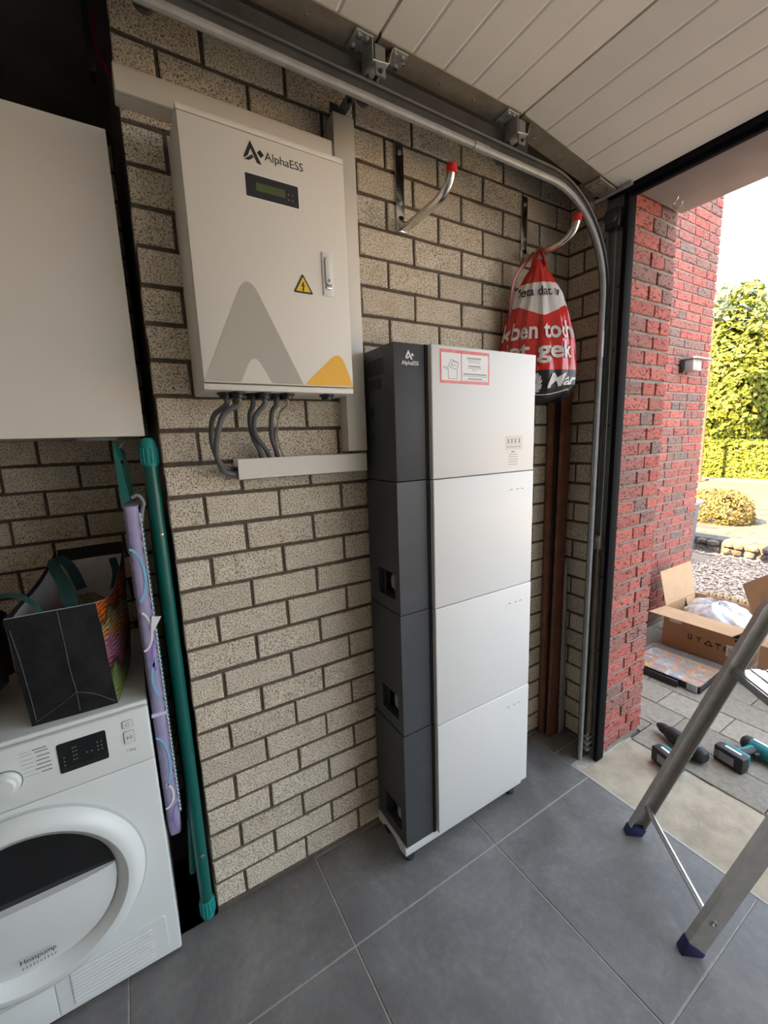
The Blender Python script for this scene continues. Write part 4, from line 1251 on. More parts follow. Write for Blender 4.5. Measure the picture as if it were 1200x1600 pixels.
# plinth panel with grille, filter flap
pp = build(MB().prism(round_rect(-0.413, -0.147, 0.022, 0.158, 0.008), fy(DYF + 0.001), 0, 0.0022), 'plinth_panel', 'appliance', dr, bevel=0.0006, seg=1)
for k in range(9):
    z = 0.038 + 0.0118 * k
    build(MB().box(-0.379, -0.184, DYF - 0.0052, DYF, z, z + 0.006), 'grille_slat', 'white_print', pp, bevel=0.001, seg=1)
build(MB().box(-0.381, -0.182, DYF - 0.0017, DYF, 0.036, 0.142), 'grille_back', 'appliance_grey', pp)
build(MB().box(-0.712, -0.416, DYF - 0.0012, DYF + 0.001, 0.020, 0.130), 'filter_flap', 'appliance', dr, bevel=0.001)
for fx in (-0.67, -0.16):
    for fy_ in (0.02, 0.48):
        build(MB().lathe([(0.022, 0), (0.022, 0.006), (0.012, 0.008), (0.012, 0.014)], (fx, fy_, 0.0), (0, 0, 1), 14), 'foot', 'black', dr)

# ------------------------------------------------------------------ shopping bag on the dryer
sb = thing('shopping_bag', (-0.27, 0.15, DZ1), label='black woven shopping bag with vegetable print standing open on the dryer', cat='shopping bag')
zt0 = DZ1 + 0.002
Bc = [Vector((-0.368, 0.000, zt0)), Vector((-0.183, -0.008, zt0)), Vector((-0.150, 0.30, zt0)), Vector((-0.335, 0.31, zt0))]
Tc = [Vector((-0.378, -0.022, 1.146)), Vector((-0.196, -0.020, 1.144)), Vector((-0.130, 0.34, 1.228)), Vector((-0.310, 0.36, 1.222))]
def wall_sheet(b0, b1, t0, t1, bulge, dip=0.0, nu=14, nv=14, out=None, seed=0):
    n = out
    r = random.Random(seed)
    ph = [r.uniform(0, 6) for _ in range(4)]
    def f(a, b):
        p = b0.lerp(b1, a).lerp(t0.lerp(t1, a), b)
        k = math.sin(PI * a) * math.sin(PI * min(1, b * 0.8 + 0.1))
        wob = 0.0025 * math.sin(9 * a + ph[0]) * math.sin(8 * b + ph[1])
        p = p + n * (bulge * k + wob * min(1, b * 6))
        p.z -= dip * math.sin(PI * a) * b ** 3
        return p
    return f
def sheet(f, name, mat, thick=0.0, nu=14, nv=14):
    return build(MB().grid(f, nu, nv), name, mat, sb)
nF = Vector((0, -1, 0)); nR = Vector((1, -0.12, 0)).normalized()
fF = wall_sheet(Bc[0], Bc[1], Tc[0], Tc[1], 0.004, 0.0, out=nF, seed=1)
fR = wall_sheet(Bc[1], Bc[2], Tc[1], Tc[2], 0.018, 0.055, out=nR, seed=2)
fB = wall_sheet(Bc[2], Bc[3], Tc[2], Tc[3], 0.004, 0.0, out=-nF, seed=3)
fL = wall_sheet(Bc[3], Bc[0], Tc[3], Tc[0], 0.018, 0.02, out=-nR, seed=4)
sheet(fF, 'front_sheet', 'bag_black')
def M_veg():
    m = bpy.data.materials.new('vegetable_print'); m.use_nodes = True
    t = m.node_tree; b = t.nodes['Principled BSDF']; b.inputs['Roughness'].default_value = 0.45
    geo = t.nodes.new('ShaderNodeNewGeometry')
    sep = t.nodes.new('ShaderNodeSeparateXYZ'); t.links.new(geo.outputs['Position'], sep.inputs[0])
    no = nd(t, 'ShaderNodeTexNoise', Scale=16.0, Detail=2.0); t.links.new(geo.outputs['Position'], no.inputs['Vector'])
    ma = t.nodes.new('ShaderNodeMath'); ma.operation = 'MULTIPLY_ADD'; ma.inputs[1].default_value = 0.16
    t.links.new(no.outputs['Fac'], ma.inputs[0]); t.links.new(sep.outputs['Z'], ma.inputs[2])
    mr = t.nodes.new('ShaderNodeMapRange'); mr.inputs['From Min'].default_value = 0.93; mr.inputs['From Max'].default_value = 1.28
    t.links.new(ma.outputs[0], mr.inputs['Value'])
    r = ramp(t, [(0.0, (0.30, 0.36, 0.12)), (0.20, (0.22, 0.30, 0.08)), (0.27, (0.02, 0.015, 0.02)), (0.34, (0.32, 0.07, 0.16)), (0.46, (0.42, 0.22, 0.30)), (0.53, (0.62, 0.20, 0.02)),
                 (0.62, (0.50, 0.42, 0.18)), (0.68, (0.03, 0.03, 0.02)), (0.78, (0.75, 0.16, 0.015)), (0.90, (0.10, 0.02, 0.02))])
    r.color_ramp.interpolation = 'LINEAR'
    t.links.new(mr.outputs[0], r.inputs['Fac'])
    wv = nd(t, 'ShaderNodeTexWave', Scale=28.0, Distortion=6.0, Detail=1.0); wv.bands_direction = 'Z'
    t.links.new(geo.outputs['Position'], wv.inputs['Vector'])
    r2 = ramp(t, [(0.15, (0.08, 0.08, 0.08)), (0.45, (1, 1, 1))]); t.links.new(wv.outputs['Fac'], r2.inputs['Fac'])
    mx = t.nodes.new('ShaderNodeMix'); mx.data_type = 'RGBA'; mx.blend_type = 'MULTIPLY'; mx.inputs[0].default_value = 0.85
    t.links.new(r.outputs['Color'], mx.inputs[6]); t.links.new(r2.outputs['Color'], mx.inputs[7])
    t.links.new(mx.outputs[2], b.inputs['Base Color'])
    return m
VEG = M_veg()
sheet(fR, 'printed_side', VEG)
sheet(fB, 'back_sheet', 'bag_black')
sheet(fL, 'printed_side', VEG)
ctr = Vector((-0.262, 0.16, 0))
def inset(f, k=0.984):
    def g_(a, b):
        p = Vector(f(a, b)); return Vector((ctr.x + (p.x - ctr.x) * k, ctr.y + (p.y - ctr.y) * k, p.z + 0.001))
    return g_
mb = MB()
for f in (fF, fR, fB, fL):
    mb.grid(inset(f), 14, 14)
build(mb, 'lining', 'bag_inside', sb)
# hem bands and creases
def band(f, b0, b1, name, mat, lift):
    build(MB().grid(lambda a, b: Vector(f(a, b0 + (b1 - b0) * b)) + lift, 14, 2), name, mat, sb)
band(inset(fB, 0.978), 0.90, 1.004, 'hem', 'dark_cloth', Vector((0, 0, 0)))
band(inset(fL, 0.978), 0.94, 1.004, 'hem', 'dark_cloth', Vector((0, 0, 0)))
def crease(pts, r=0.0011):
    return MB().tube(smooth_path([Vector(fF(a, b)) + Vector((0, -0.0008, 0)) for a, b in pts], 5), r, 5)
mb = MB()
for pts in ([(0.56, 0.99), (0.56, 0.7), (0.55, 0.45), (0.56, 0.25), (0.55, 0.03)], [(0.56, 0.22), (0.75, 0.16), (0.97, 0.03)], [(0.56, 0.22), (0.36, 0.14), (0.05, 0.03)],
            [(0.04, 0.9), (0.06, 0.6), (0.07, 0.3), (0.06, 0.05)]):
    c_ = crease(pts); mb.add(c_.V, c_.F)
build(mb, 'crease_lines', 'bag_crease', sb)
def ribbon(pts, w, side):
    P = smooth_path(pts, 10); s = Vector(side).normalized() * (w / 2)
    return MB().grid(lambda a, b: P[round(a * (len(P) - 1))] + s * (2 * b - 1), len(P) - 1, 1)
build(ribbon([(-0.255, 0.30, 1.10), (-0.275, 0.31, 1.17), (-0.300, 0.29, 1.215), (-0.300, 0.20, 1.215), (-0.272, 0.10, 1.18), (-0.252, 0.03, 1.145), (-0.248, -0.008, 1.11)], 0.030, (0.85, 0.45, 0.1)), 'strap', 'bag_strap', sb)
build(ribbon([(-0.300, -0.012, 1.10), (-0.312, -0.006, 1.150), (-0.345, 0.02, 1.182), (-0.385, 0.03, 1.190), (-0.412, 0.02, 1.165), (-0.408, -0.005, 1.12)], 0.020, (0.1, 0.9, 0.35)), 'strap', 'bag_strap', sb)
build(ribbon([(-0.165, 0.33, 1.18), (-0.160, 0.32, 1.13), (-0.170, 0.28, 1.09)], 0.022, (0.9, 0.2, 0)), 'strap', 'bag_strap', sb)
# crumpled bags inside
def lump(name, c, rx, ry, rz, mat, parent, amp=0.25, seed=0, nu=40, nv=20, **kw):
    r = random.Random(seed); ph = [r.uniform(0, 6) for _ in range(8)]
    def f(a, b):
        th, p = 2 * PI * a, PI * b
        k = 1 + amp * (0.5 * math.sin(3 * th + ph[0]) * math.sin(2 * p + ph[1]) + 0.35 * math.sin(7 * th + ph[2] + 3 * p) * math.sin(5 * p + ph[3]) + 0.25 * math.sin(13 * th + ph[4]) * math.sin(11 * p + ph[5]))
        return (c[0] + rx * k * math.sin(p) * math.cos(th), c[1] + ry * k * math.sin(p) * math.sin(th), c[2] + rz * k * math.cos(p))
    return build(MB().grid(f, nu, nv, wrap=True), name, mat, parent, **kw)
lump('folded_bag', (-0.245, 0.17, 1.03), 0.075, 0.10, 0.075, M('folded_cloth', (0.20, 0.19, 0.12), 0.8, var=0.5, vscale=25), None, 0.3, 5, loc=(-0.245, 0.17, 0.96),
     label='crumpled olive cloth bag inside the open shopping bag', cat='bag')
lump('dark_bundle', (-0.535, 0.22, DZ1 + 0.140), 0.115, 0.18, 0.115, 'dark_cloth', None, 0.34, 12, loc=(-0.53, 0.22, DZ1), label='black cloth bundle on the dryer at the left edge', cat='cloth')

# ------------------------------------------------------------------ folded ironing board between dryer and wall
ib = thing('ironing_board', (-0.06, 0.1, 0.0), label='folded ironing board with lilac cover and green frame leaning beside the dryer', cat='ironing board')
prof = [(-0.036, 0.0)]
def board_f(a, b):
    # padded slab on edge: outline around (x, y), tapering towards the foot
    z = 0.330 + (1.386 - 0.330) * b
    k = 1.0 if b > 0.12 else 0.80 + 0.20 * b / 0.12
    ang = 2 * PI * a
    cs, sn = math.cos(ang), math.sin(ang)
    e = 0.35
    x = math.copysign(abs(cs) ** e, cs) * 0.0185
    y = math.copysign(abs(sn) ** e, sn) * 0.19 * k
    pu = 0.0012 * math.sin(z * 160 + 5 * a)
    return (-0.0905 + x + pu, 0.150 + y + (0.19 - 0.19 * k), z)
mb = MB().grid(board_f, 40, 60, wrap=True)
n0 = len(mb.V); mb.F.append(tuple(range(40))); mb.F.append(tuple(range(n0 - 40, n0)))
bd = build(mb, 'padded_cover', 'lilac', ib, angle=0.9)
yb = -0.0402
def arc_strip(x0, z0, rx, rz, a0, a1, w, mat, name='print_arc', n=18):
    mb = MB()
    def f(a, b):
        t = a0 + (a1 - a0) * a
        x = x0 + (rx + w * (b - 0.5)) * math.cos(t); z = z0 + (rz + w * (b - 0.5)) * math.sin(t)
        return (min(-0.0735, max(-0.1075, x)), yb - 0.0006, z)
    build(mb.grid(f, n, 1), name, mat, bd)
arc_strip(-0.108, 1.20, 0.030, 0.075, 1.5, -1.2, 0.006, 'cyan_print')
arc_strip(-0.104, 1.045, 0.024, 0.055, 1.3, -1.6, 0.006, 'white_print')
arc_strip(-0.072, 0.90, 0.022, 0.060, 1.6, 4.3, 0.006, 'cyan_print')
arc_strip(-0.072, 0.965, 0.016, 0.05, 1.9, 4.0, 0.007, 'purple_print')
arc_strip(-0.108, 0.64, 0.028, 0.085, 1.5, -1.2, 0.006, 'cyan_print')
arc_strip(-0.106, 0.535, 0.024, 0.04, 1.2, -1.6, 0.006, 'white_print')
arc_strip(-0.073, 0.45, 0.018, 0.05, 1.7, 4.2, 0.004, 'purple_print')
build(MB().box(-0.1090, -0.0720, yb - 0.0008, yb + 0.004, 0.790, 0.800), 'hem_tape', 'lilac_pale', bd)
# frilled edge along the wall side and a care tag
mb = MB()
for k in range(70):
    z = 0.47 + 0.9 * k / 70
    mb.tube([(-0.0722, yb + 0.002, z), (-0.0695, yb + 0.001, z + 0.005), (-0.0722, yb + 0.002, z + 0.010)], 0.0022, 5)
build(mb, 'frill', 'lilac_pale', bd)
p0 = at_y(237, 963, -0.045); p1 = at_y(252, 963, -0.045); p2 = at_y(240, 987, -0.045); p3 = at_y(236, 983, -0.045)
build(MB().add([p0, p1, p2, p3], [(0, 1, 2, 3)]), 'care_tag', 'white_print', bd, smooth=False)
# green iron rest at the top
pa = [at_y(175, 692, -0.02), at_y(187, 717, -0.02), at_y(204, 782, -0.02), at_y(190, 790, -0.02)]
mb = MB().prism([(p.x, p.z) for p in pa], fy(-0.02), -0.003, 0.0)
pb = [at_y(190, 700, 0.10), at_y(196, 706, 0.10), at_y(212, 785, 0.10), at_y(200, 785, 0.10)]
mb.prism([(p.x, p.z) for p in pb], fy(0.10), -0.003, 0.0)
mb.add([pa[0], pa[1], Vector((pb[1].x, 0.10, pb[1].z)), Vector((pb[0].x, 0.10, pb[0].z))], [(0, 1, 2, 3)])
build(mb, 'iron_rest', 'teal', ib, smooth=False)
mb = MB().tube(smooth_path([at_y(205, 778, 0.0), at_y(215, 774, 0.0), at_y(224, 785, 0.0), at_y(222, 800, 0.0), at_y(218, 850, 0.0)], 6), 0.005, 8)
mb.tube(smooth_path([at_y(186, 700, 0.05), at_y(190, 695, 0.05), at_y(193, 690, 0.06)], 4), 0.002, 6)
build(mb, 'wire_hook', 'frame_grey', ib)
# leg tubes with ribbed caps
A, Bq = Vector((-0.0300, 0.030, 1.53)), Vector((-0.0315, -0.004, 0.045))
lg = build(MB().tube([A, Bq], 0.0185, 18), 'leg', 'teal', ib)
for c_, dz in ((A, 1), (Bq, -1)):
    mb = MB().lathe([(0.0195, -0.045), (0.0205, -0.040), (0.0215, 0.0), (0.0195, 0.020), (0.012, 0.030), (0.0, 0.032)], c_, (0, 0, dz), 20)
    for k in range(14):
        a = 2 * PI * k / 14
        mb.tube([c_ + Vector((0.0218 * math.cos(a), 0.0218 * math.sin(a), -0.038 * dz)), c_ + Vector((0.0222 * math.cos(a), 0.0222 * math.sin(a), 0.004 * dz))], 0.0022, 5)
    build(mb, 'end_cap', 'teal_cap', lg)
mb = MB()
for z in (1.30, 0.26):
    mb.lathe([(0.006, 0), (0.005, 0.003), (0, 0.004)], (-0.027, -0.018, z), (0, -1, 0), 10)
build(mb, 'rivets', 'chrome', lg)
build(MB().tube([at_y(285, 1060, 0.06), at_y(292, 1180, 0.06), at_y(301, 1362, 0.06)], 0.0095, 12), 'leg', 'teal', ib)
build(MB().tube([(-0.030, 0.36, 1.40), (-0.032, 0.34, 0.03)], 0.016, 14), 'leg', 'teal', ib)
build(MB().bar((-0.030, 0.0, 1.10), (-0.030, 0.35, 1.10), 0.012, 0.03), 'cross_bar', 'teal', ib, bevel=0.002)
build(MB().box(-0.071, -0.066, -0.02, 0.30, 0.45, 1.34), 'mesh_plate', 'teal', ib)

# ================================================================== STEP LADDER in the doorway
F1, F2 = Vector((1.425, -0.572, 0)), Vector((1.167, -0.885, 0))
LN = (F2 - F1).normalized(); LP = Vector((0.77, -0.64, 0)).normalized(); UZ = Vector((0, 0, 1))
ld = thing('step_ladder', ((F1.x + F2.x) / 2 + 0.2, (F1.y + F2.y) / 2 - 0.15, 0), label='aluminium step ladder with navy feet standing in the garage doorway', cat='ladder')
LEAN = 0.400
def lpt(f, s, z):
    return f + LP * s + UZ * z
for i, f in enumerate((F1, F2)):
    inn = LN * (1 if i == 0 else -1)
    pts = [lpt(f, LEAN * z, z) for z in (0.02, 0.3, 0.6, 0.86)] + [lpt(f, 0.372, 0.93), lpt(f, 0.425, 0.985), lpt(f, 0.50, 1.0), lpt(f, 0.575, 0.985), lpt(f, 0.628, 0.93)] + [lpt(f, 1.0 - LEAN * z, z) for z in (0.86, 0.6, 0.3, 0.02)]
    P = smooth_path(pts, 5)
    mb = MB()
    nn = []
    for k in range(len(P)):
        t = (P[min(k + 1, len(P) - 1)] - P[max(k - 1, 0)]).normalized()
        nn.append(inn.cross(t).normalized())
    # open channel profile: back plate and two flanges pointing inwards
    prof = [(-0.027, 0.0), (0.027, 0.0), (0.027, 0.024), (0.0235, 0.024), (0.0235, 0.0035), (-0.0235, 0.0035), (-0.0235, 0.024), (-0.027, 0.024)]
    mb.sweep(prof, P, nn, inn)
    st_ = build(mb, 'stile', 'alu_dark', ld, smooth=False)
    for s, zd in ((0.0, 1), (1.0, -1)):
        t = Vector((LP.x * LEAN * zd, LP.y * LEAN * zd, 1)).normalized()
        a = f + LP * s + inn * 0.012
        u = inn.cross(t).normalized()
        bot = [a + u * p + inn * q for p, q in ((-0.032, -0.016), (0.032, -0.016), (0.032, 0.016), (-0.032, 0.016))]
        for b_ in bot: b_.z = 0.001
        top = [a + u * p + inn * q + t * (0.042 if p * zd < 0 else 0.026) for p, q in ((-0.030, -0.0145), (0.030, -0.0145), (0.030, 0.0145), (-0.030, 0.0145))]
        build(MB().hexa(bot, top), 'foot_cap', 'navy', st_, bevel=0.003)
    m2 = MB()
    q = lpt(f, LEAN * 0.125, 0.125)
    m2.lathe([(0.0085, 0.0), (0.0085, 0.003), (0.005, 0.003), (0.005, 0.0005)], q, -inn, 16)
    build(m2, 'rivet', 'chrome', st_)
a, b = lpt(F1, LEAN * 0.115, 0.115), lpt(F2, LEAN * 0.115, 0.115)
build(MB().tube([a, b], 0.0095, 14), 'cross_tube', 'alu', ld)
def tread(s0, s1, z, th=0.028):
    """ribbed step between the stiles"""
    mb = MB()
    prof = [(s0, 0), (s0, th)]
    n = 7
    for k in range(n):
        x0 = s0 + (s1 - s0) * (k + 0.15) / n; x1 = s0 + (s1 - s0) * (k + 0.75) / n
        prof += [(x0, th), (x0, th + 0.004), (x1, th + 0.004), (x1, th)]
    prof += [(s1, th), (s1, 0)]
    w = (F2 - F1).length
    mb.prism(prof, lambda p, q, d: lpt(F1, p, z + q) + LN * d, 0.006, w - 0.006)
    return build(mb, 'tread', 'alu', ld, smooth=False)
tread(0.285, 0.62, 0.672)
tread(0.70, 0.80, 0.44)
tread(0.80, 0.90, 0.20)

# ================================================================== OUTDOORS
# ground: bed under the pavers, gravel, raised path, road
yard = build(MB().box(1.90, 4.128, -8.0, 0.31, -0.06, -0.010), 'driveway', 'sand_joint', loc=(0, 0, 0), kind='structure', label='grey paved driveway outside the garage', cat='driveway')
rp = random.Random(5)
for ir in range(-2, 9):
    xa = 2.33 + 0.2 * ir
    off = -0.22 if ir % 2 == 0 else -0.07
    k = 2
    while True:
        yb_ = off + 0.3 * k; ya_ = yb_ - 0.3; k -= 1
        if ya_ < -3.2: break
        yb_ = min(yb_, 0.305)
        if yb_ - ya_ < 0.03: continue
        if xa < 2.0: yb_ = min(yb_, -0.297)
        if yb_ - ya_ < 0.03: continue
        tile_obj(xa + 0.002, xa + 0.198, ya_ + 0.002, yb_ - 0.002, yard, 'paver', 'paver', z=rp.uniform(-0.002, 0.001), th=0.02, ch=0.003)
tile_obj(2.026, 2.126, -0.293, 0.0, yard, 'paver', 'paver', z=-0.001, th=0.02, ch=0.003)
tile_obj(2.026, 2.126, 0.004, 0.304, yard, 'paver', 'paver', z=-0.001, th=0.02, ch=0.003)
gravel_bed = build(MB().box(4.13, 6.06, -0.95, 3.0, -0.06, -0.012).box(3.95, 4.13, 0.31, 3.0, -0.06, -0.012), 'gravel_bed', 'gravel_base', loc=(0, 0, 0), kind='structure', label='gravel bed beyond the driveway', cat='gravel bed')
mb = MB()
for k in range(9000):
    x, y = rp.uniform(4.15, 6.02), rp.uniform(-0.93, 1.9)
    if 5.33 < x < 5.92 and 0.84 < y < 1.42: continue
    s = rp.uniform(0.011, 0.022); a = rp.uniform(0, PI)
    c = Vector((x, y, -0.012 + s * rp.uniform(0.3, 0.8)))
    u = Vector((math.cos(a), math.sin(a), rp.uniform(-.3, .3))) * s; w = Vector((-math.sin(a), math.cos(a), rp.uniform(-.3, .3))) * s * rp.uniform(0.6, 0.9); z = Vector((0, 0, s * rp.uniform(0.5, 0.8)))
    mb.add([c + u, c + w, c - u, c - w, c + z, c - z], [(0, 1, 4), (1, 2, 4), (2, 3, 4), (3, 0, 4), (1, 0, 5), (2, 1, 5), (3, 2, 5), (0, 3, 5)])
build(mb, 'gravel', 'gravel', loc=(5, 0, 0), smooth=False, kind='stuff', label='loose pinkish brown gravel stones beyond the driveway', cat='gravel')
ZP = 0.15
build(MB().box(6.16, 9.40, -0.95, 8.0, -0.06, ZP - 0.006), 'path', 'sand_joint', loc=(0, 0, 0), kind='structure', label='raised light paved path beyond the gravel', cat='path')
pth = bpy.data.objects['path']
for ir in range(16):
    xa = 6.17 + 0.2 * ir
    k = 0
    y = 4.2 - (0.2 if ir % 2 else 0)
    while y > -0.5:
        if not (7.05 < xa < 8.0 and 1.0 < y < 2.0):
            tile_obj(xa + 0.003, xa + 0.197, y - 0.397, y - 0.003, pth, 'slab', 'path_slab', z=ZP + rp.uniform(-0.003, 0.002), th=0.03, ch=0.004)
        y -= 0.4
build(MB().box(9.40, 13.4, -30, 30, -0.06, ZP - 0.01), 'road', 'clinker', loc=(0, 0, 0), kind='structure', label='orange brick road in the sun', cat='road')
build(MB().box(13.4, 14.1, -30, 30, -0.06, ZP + 0.03), 'kerb', 'kerb', loc=(0, 0, 0), bevel=0.02, kind='structure', label='pale kerb strip in front of the hedge', cat='kerb')
build(MB().box(14.1, 60, -40, 50, -0.06, ZP), 'far_ground', 'ground', loc=(0, 0, 0), kind='structure', label='ground under the hedge', cat='ground')
build(MB().box(1.9, 9.4, 8.0, 40, -0.06, ZP - 0.02).box(3.95, 6.16, 3.0, 8.0, -0.06, 0.0).box(1.9, 9.4, -40, -8.0, -0.06, 0.0), 'garden_ground', 'soil', loc=(0, 0, 0), kind='structure', label='bare soil beside the path', cat='ground')
build(MB().hexa([(4.13, -8.0, -0.06), (9.40, -8.0, -0.06), (9.40, -0.95, -0.06), (4.13, -0.95, -0.06)], [(4.13, -8.0, -0.012), (9.40, -8.0, ZP - 0.02), (9.40, -0.95, ZP - 0.02), (4.13, -0.95, -0.012)]),
      'bounce_forecourt', 'bounce_paving', loc=(0, 0, 0), kind='structure', label='added out-of-view sandy paving bouncing warm sunlight into the garage', cat='driveway')  # added out of view so sunlit ground bounces warm light indoors
# rough stone edging between gravel and path
edg = thing('stone_edging', (6.1, 0.6, 0), label='low row of rough dark edging stones along the gravel', cat='edging')
def stone_mesh(seed):
    r = random.Random(seed)
    bm = bmesh.new(); bmesh.ops.create_icosphere(bm, subdivisions=1, radius=1.0)
    for v in bm.verts:
        v.co *= r.uniform(0.75, 1.15)
    me = bpy.data.meshes.new('stone'); bm.to_mesh(me); bm.free(); me.materials.append(MAT['stone'])
    return me
SM = [stone_mesh(k) for k in range(5)]
y = 2.4
while y > -0.9:
    for z, hh in ((0.035, 0.050), (0.115, 0.048)):
        w = rp.uniform(0.055, 0.085)
        o = instance(SM[rp.randrange(5)], 'stone', edg, (rp.uniform(-0.02, 0.02), y - 0.6 + rp.uniform(-0.02, 0.02), z), rp.uniform(0, 6))
        o.scale = (0.06, w, hh)
    y -= rp.uniform(0.10, 0.14)

# ------------------------------------------------------------------ plants
def leaves(pts, size, seed, stretch=1.7):
    """one small bent leaf at each (point, outward direction)"""
    r = random.Random(seed); mb = MB()
    V, F = mb.V, mb.F
    for p, n in pts:
        s = size * r.uniform(0.6, 1.3)
        d = (Vector(n) + Vector((r.uniform(-1, 1), r.uniform(-1, 1), r.uniform(-0.8, 1.0))) * 0.9).normalized()
        t = d.cross(Vector((r.uniform(-1, 1), r.uniform(-1, 1), r.uniform(-1, 1)))).normalized()
        u = d.cross(t)
        b = len(V)
        V.extend([p - t * s * stretch / 2, p + u * s * 0.5 + d * s * 0.1, p + t * s * stretch / 2, p - u * s * 0.5 + d * s * 0.1])
        F.append((b, b + 1, b + 2, b + 3))
    return mb
def blob_points(c, rad, n, seed, lumps=14, jag=0.22):
    r = random.Random(seed); c = Vector(c); out = []
    L = [(Vector((r.gauss(0, 1), r.gauss(0, 1), r.gauss(0, 1))).normalized(), r.uniform(0.3, 1.0)) for _ in range(lumps)]
    for _ in range(n):
        d = Vector((r.gauss(0, 1), r.gauss(0, 1), r.gauss(0, 1))).normalized()
        k = 1 + jag * sum(a * max(0, d.dot(l)) ** 6 for l, a in L) - jag * 0.6
        k *= 1 - abs(r.gauss(0, 0.10))
        out.append((c + Vector((d.x * rad[0], d.y * rad[1], d.z * rad[2])) * k, d))
    return out
# clipped hedge
hd = thing('hedge', (14.7, 4.0, ZP), label='low clipped yellow-green hedge in front of the tall trees', cat='hedge')
pts = []
rl = random.Random(21)
for _ in range(17000):
    y = rl.uniform(-0.5, 8.5)
    if rl.random() < 0.7:
        p = (Vector((14.3 + rl.uniform(-0.05, 0.12), y, rl.uniform(0.14, 1.13))), (-1, 0, 0.15))
    else:
        p = (Vector((rl.uniform(14.28, 15.0), y, 1.10 + rl.uniform(-0.08, 0.10))), (0, 0, 1))
    pts.append(p)
build(leaves(pts, 0.07, 1), 'foliage', 'leaf_hedge', hd, smooth=False)
build(MB().box(14.38, 15.0, -0.5, 8.5, 0.14, 1.05), 'twig_core', 'leaf_dark', hd)
def tree(name, c, rad, n, mat, label, size, seed, trunk=True, jag=0.28, cat='tree', ground=ZP):
    t = thing(name, (c[0], c[1], ground), label=label, cat=cat)
    pts = blob_points(c, rad, n, seed, 22, jag)
    pts += [(Vector(c) + (p - Vector(c)) * 0.86, d) for p, d in pts[:n // 3]]
    build(leaves(pts, size, seed), 'foliage', mat, t, smooth=False)
    bm_ = MB()
    if trunk:
        build(MB().tube([(c[0], c[1], ground - 0.02), (c[0] + 0.05, c[1], c[2] * 0.5), (c[0], c[1] + 0.1, c[2])], [0.13, 0.10, 0.05], 10), 'trunk', 'bark', t)
    return t
tree('broadleaf_tree', (16.3, 4.85, 2.7), (0.95, 1.25, 2.15), 9000, 'leaf_tree', 'yellow-green leafy tree behind the hedge nearest the house wall', 0.12, 31)
tree('broadleaf_tree', (19.4, 2.9, 3.1), (1.35, 2.4, 2.75), 12000, 'leaf_tree', 'tall yellow-green leafy tree behind the hedge at the right edge', 0.14, 32)
tree('broadleaf_tree', (19.4, 9.2, 2.8), (1.5, 2.0, 2.2), 7000, 'leaf_tree', 'leafy tree behind the hedge hidden by the house wall', 0.13, 33)
# slender far twig tips beside the house wall
sp = thing('slender_tree', at_x(1121, 500, 13.0) * 1.0, label='slender dark-leaved tree top showing beside the house wall', cat='tree')
base = at_x(1112, 540, 13.0); base.z = ZP
tipA, tipB, tipC = at_x(1128, 452, 13.0), at_x(1122, 470, 13.0), at_x(1125, 490, 13.0)
mb = MB().tube([base, at_x(1112, 530, 13.0), tipB], [0.05, 0.03, 0.01], 8)
mb.tube([at_x(1113, 500, 13.0), tipA], [0.015, 0.006], 6); mb.tube([at_x(1113, 520, 13.0), tipC], [0.015, 0.006], 6)
build(mb, 'trunk', 'bark', sp)
pts = []
for tip, nn_ in ((tipA, 26), (tipB, 30), (tipC, 45)):
    for _ in range(nn_):
        pts.append((tip + Vector((rl.gauss(0, 0.1), rl.gauss(0, 0.10), rl.gauss(0, 0.12))), (-1, 0, 0.4)))
build(leaves(pts, 0.11, 5), 'foliage', 'leaf_dark', sp, smooth=False)
# low ornamental bush on the path's edge
bush = thing('ornamental_bush', (7.5, 1.42, ZP), label='low round bush with reddish tips beside the path', cat='bush')
pts = blob_points((7.5, 1.42, 0.30), (0.38, 0.38, 0.30), 4200, 44, 26, 0.5)
pts = [(p, d) for p, d in pts if p.z > ZP - 0.02]
build(leaves(pts, 0.028, 9), 'foliage', 'leaf_bush', bush, smooth=False)
mb = MB()
for k in range(24):
    d = Vector((rl.gauss(0, 1), rl.gauss(0, 1), abs(rl.gauss(0.6, 0.6)))).normalized()
    c = Vector((7.5, 1.42, ZP))
    mb.tube([c, c + Vector((d.x * 0.3, d.y * 0.3, 0.12 + d.z * 0.12)), c + Vector((d.x * 0.46, d.y * 0.46, 0.1 + d.z * 0.32))], [0.006, 0.004, 0.002], 5)
build(mb, 'twigs', 'bark', bush)

# ------------------------------------------------------------------ bin and wall lamp
bn = thing('grey_bin', (5.62, 1.04, 0), label='grey bin standing at the end of the house wall', cat='bin')
build(MB().hexa([(5.40, 0.955, 0.0), (5.62, 0.975, 0.0), (5.62, 1.30, 0.0), (5.40, 1.30, 0.0)], [(5.38, 0.925, 0.66), (5.64, 0.945, 0.66), (5.64, 1.35, 0.66), (5.38, 1.35, 0.66)]), 'body', 'bin_grey', bn, bevel=0.015)
build(MB().box(5.36, 5.65, 0.915, 1.38, 0.66, 0.715), 'lid', 'lamp_grey', bn, bevel=0.015)
build(MB().lathe([(0.018, 0), (0.018, 0.01), (0.0, 0.014)], (5.388, 0.96, 0.40), (-1, -0.1, 0), 12), 'lock', 'chrome', bn)
wl = thing('wall_lamp', (3.52, 0.31, 1.97), label='small grey outdoor wall lamp on the red house wall', cat='lamp')
build(MB().box(3.475, 3.60, 0.225, 0.308, 1.955, 2.035), 'housing', 'lamp_grey', wl, bevel=0.004)
build(MB().box(3.465, 3.735, 0.205, 0.308, 2.037, 2.049), 'shade', 'lamp_grey', wl, bevel=0.002)
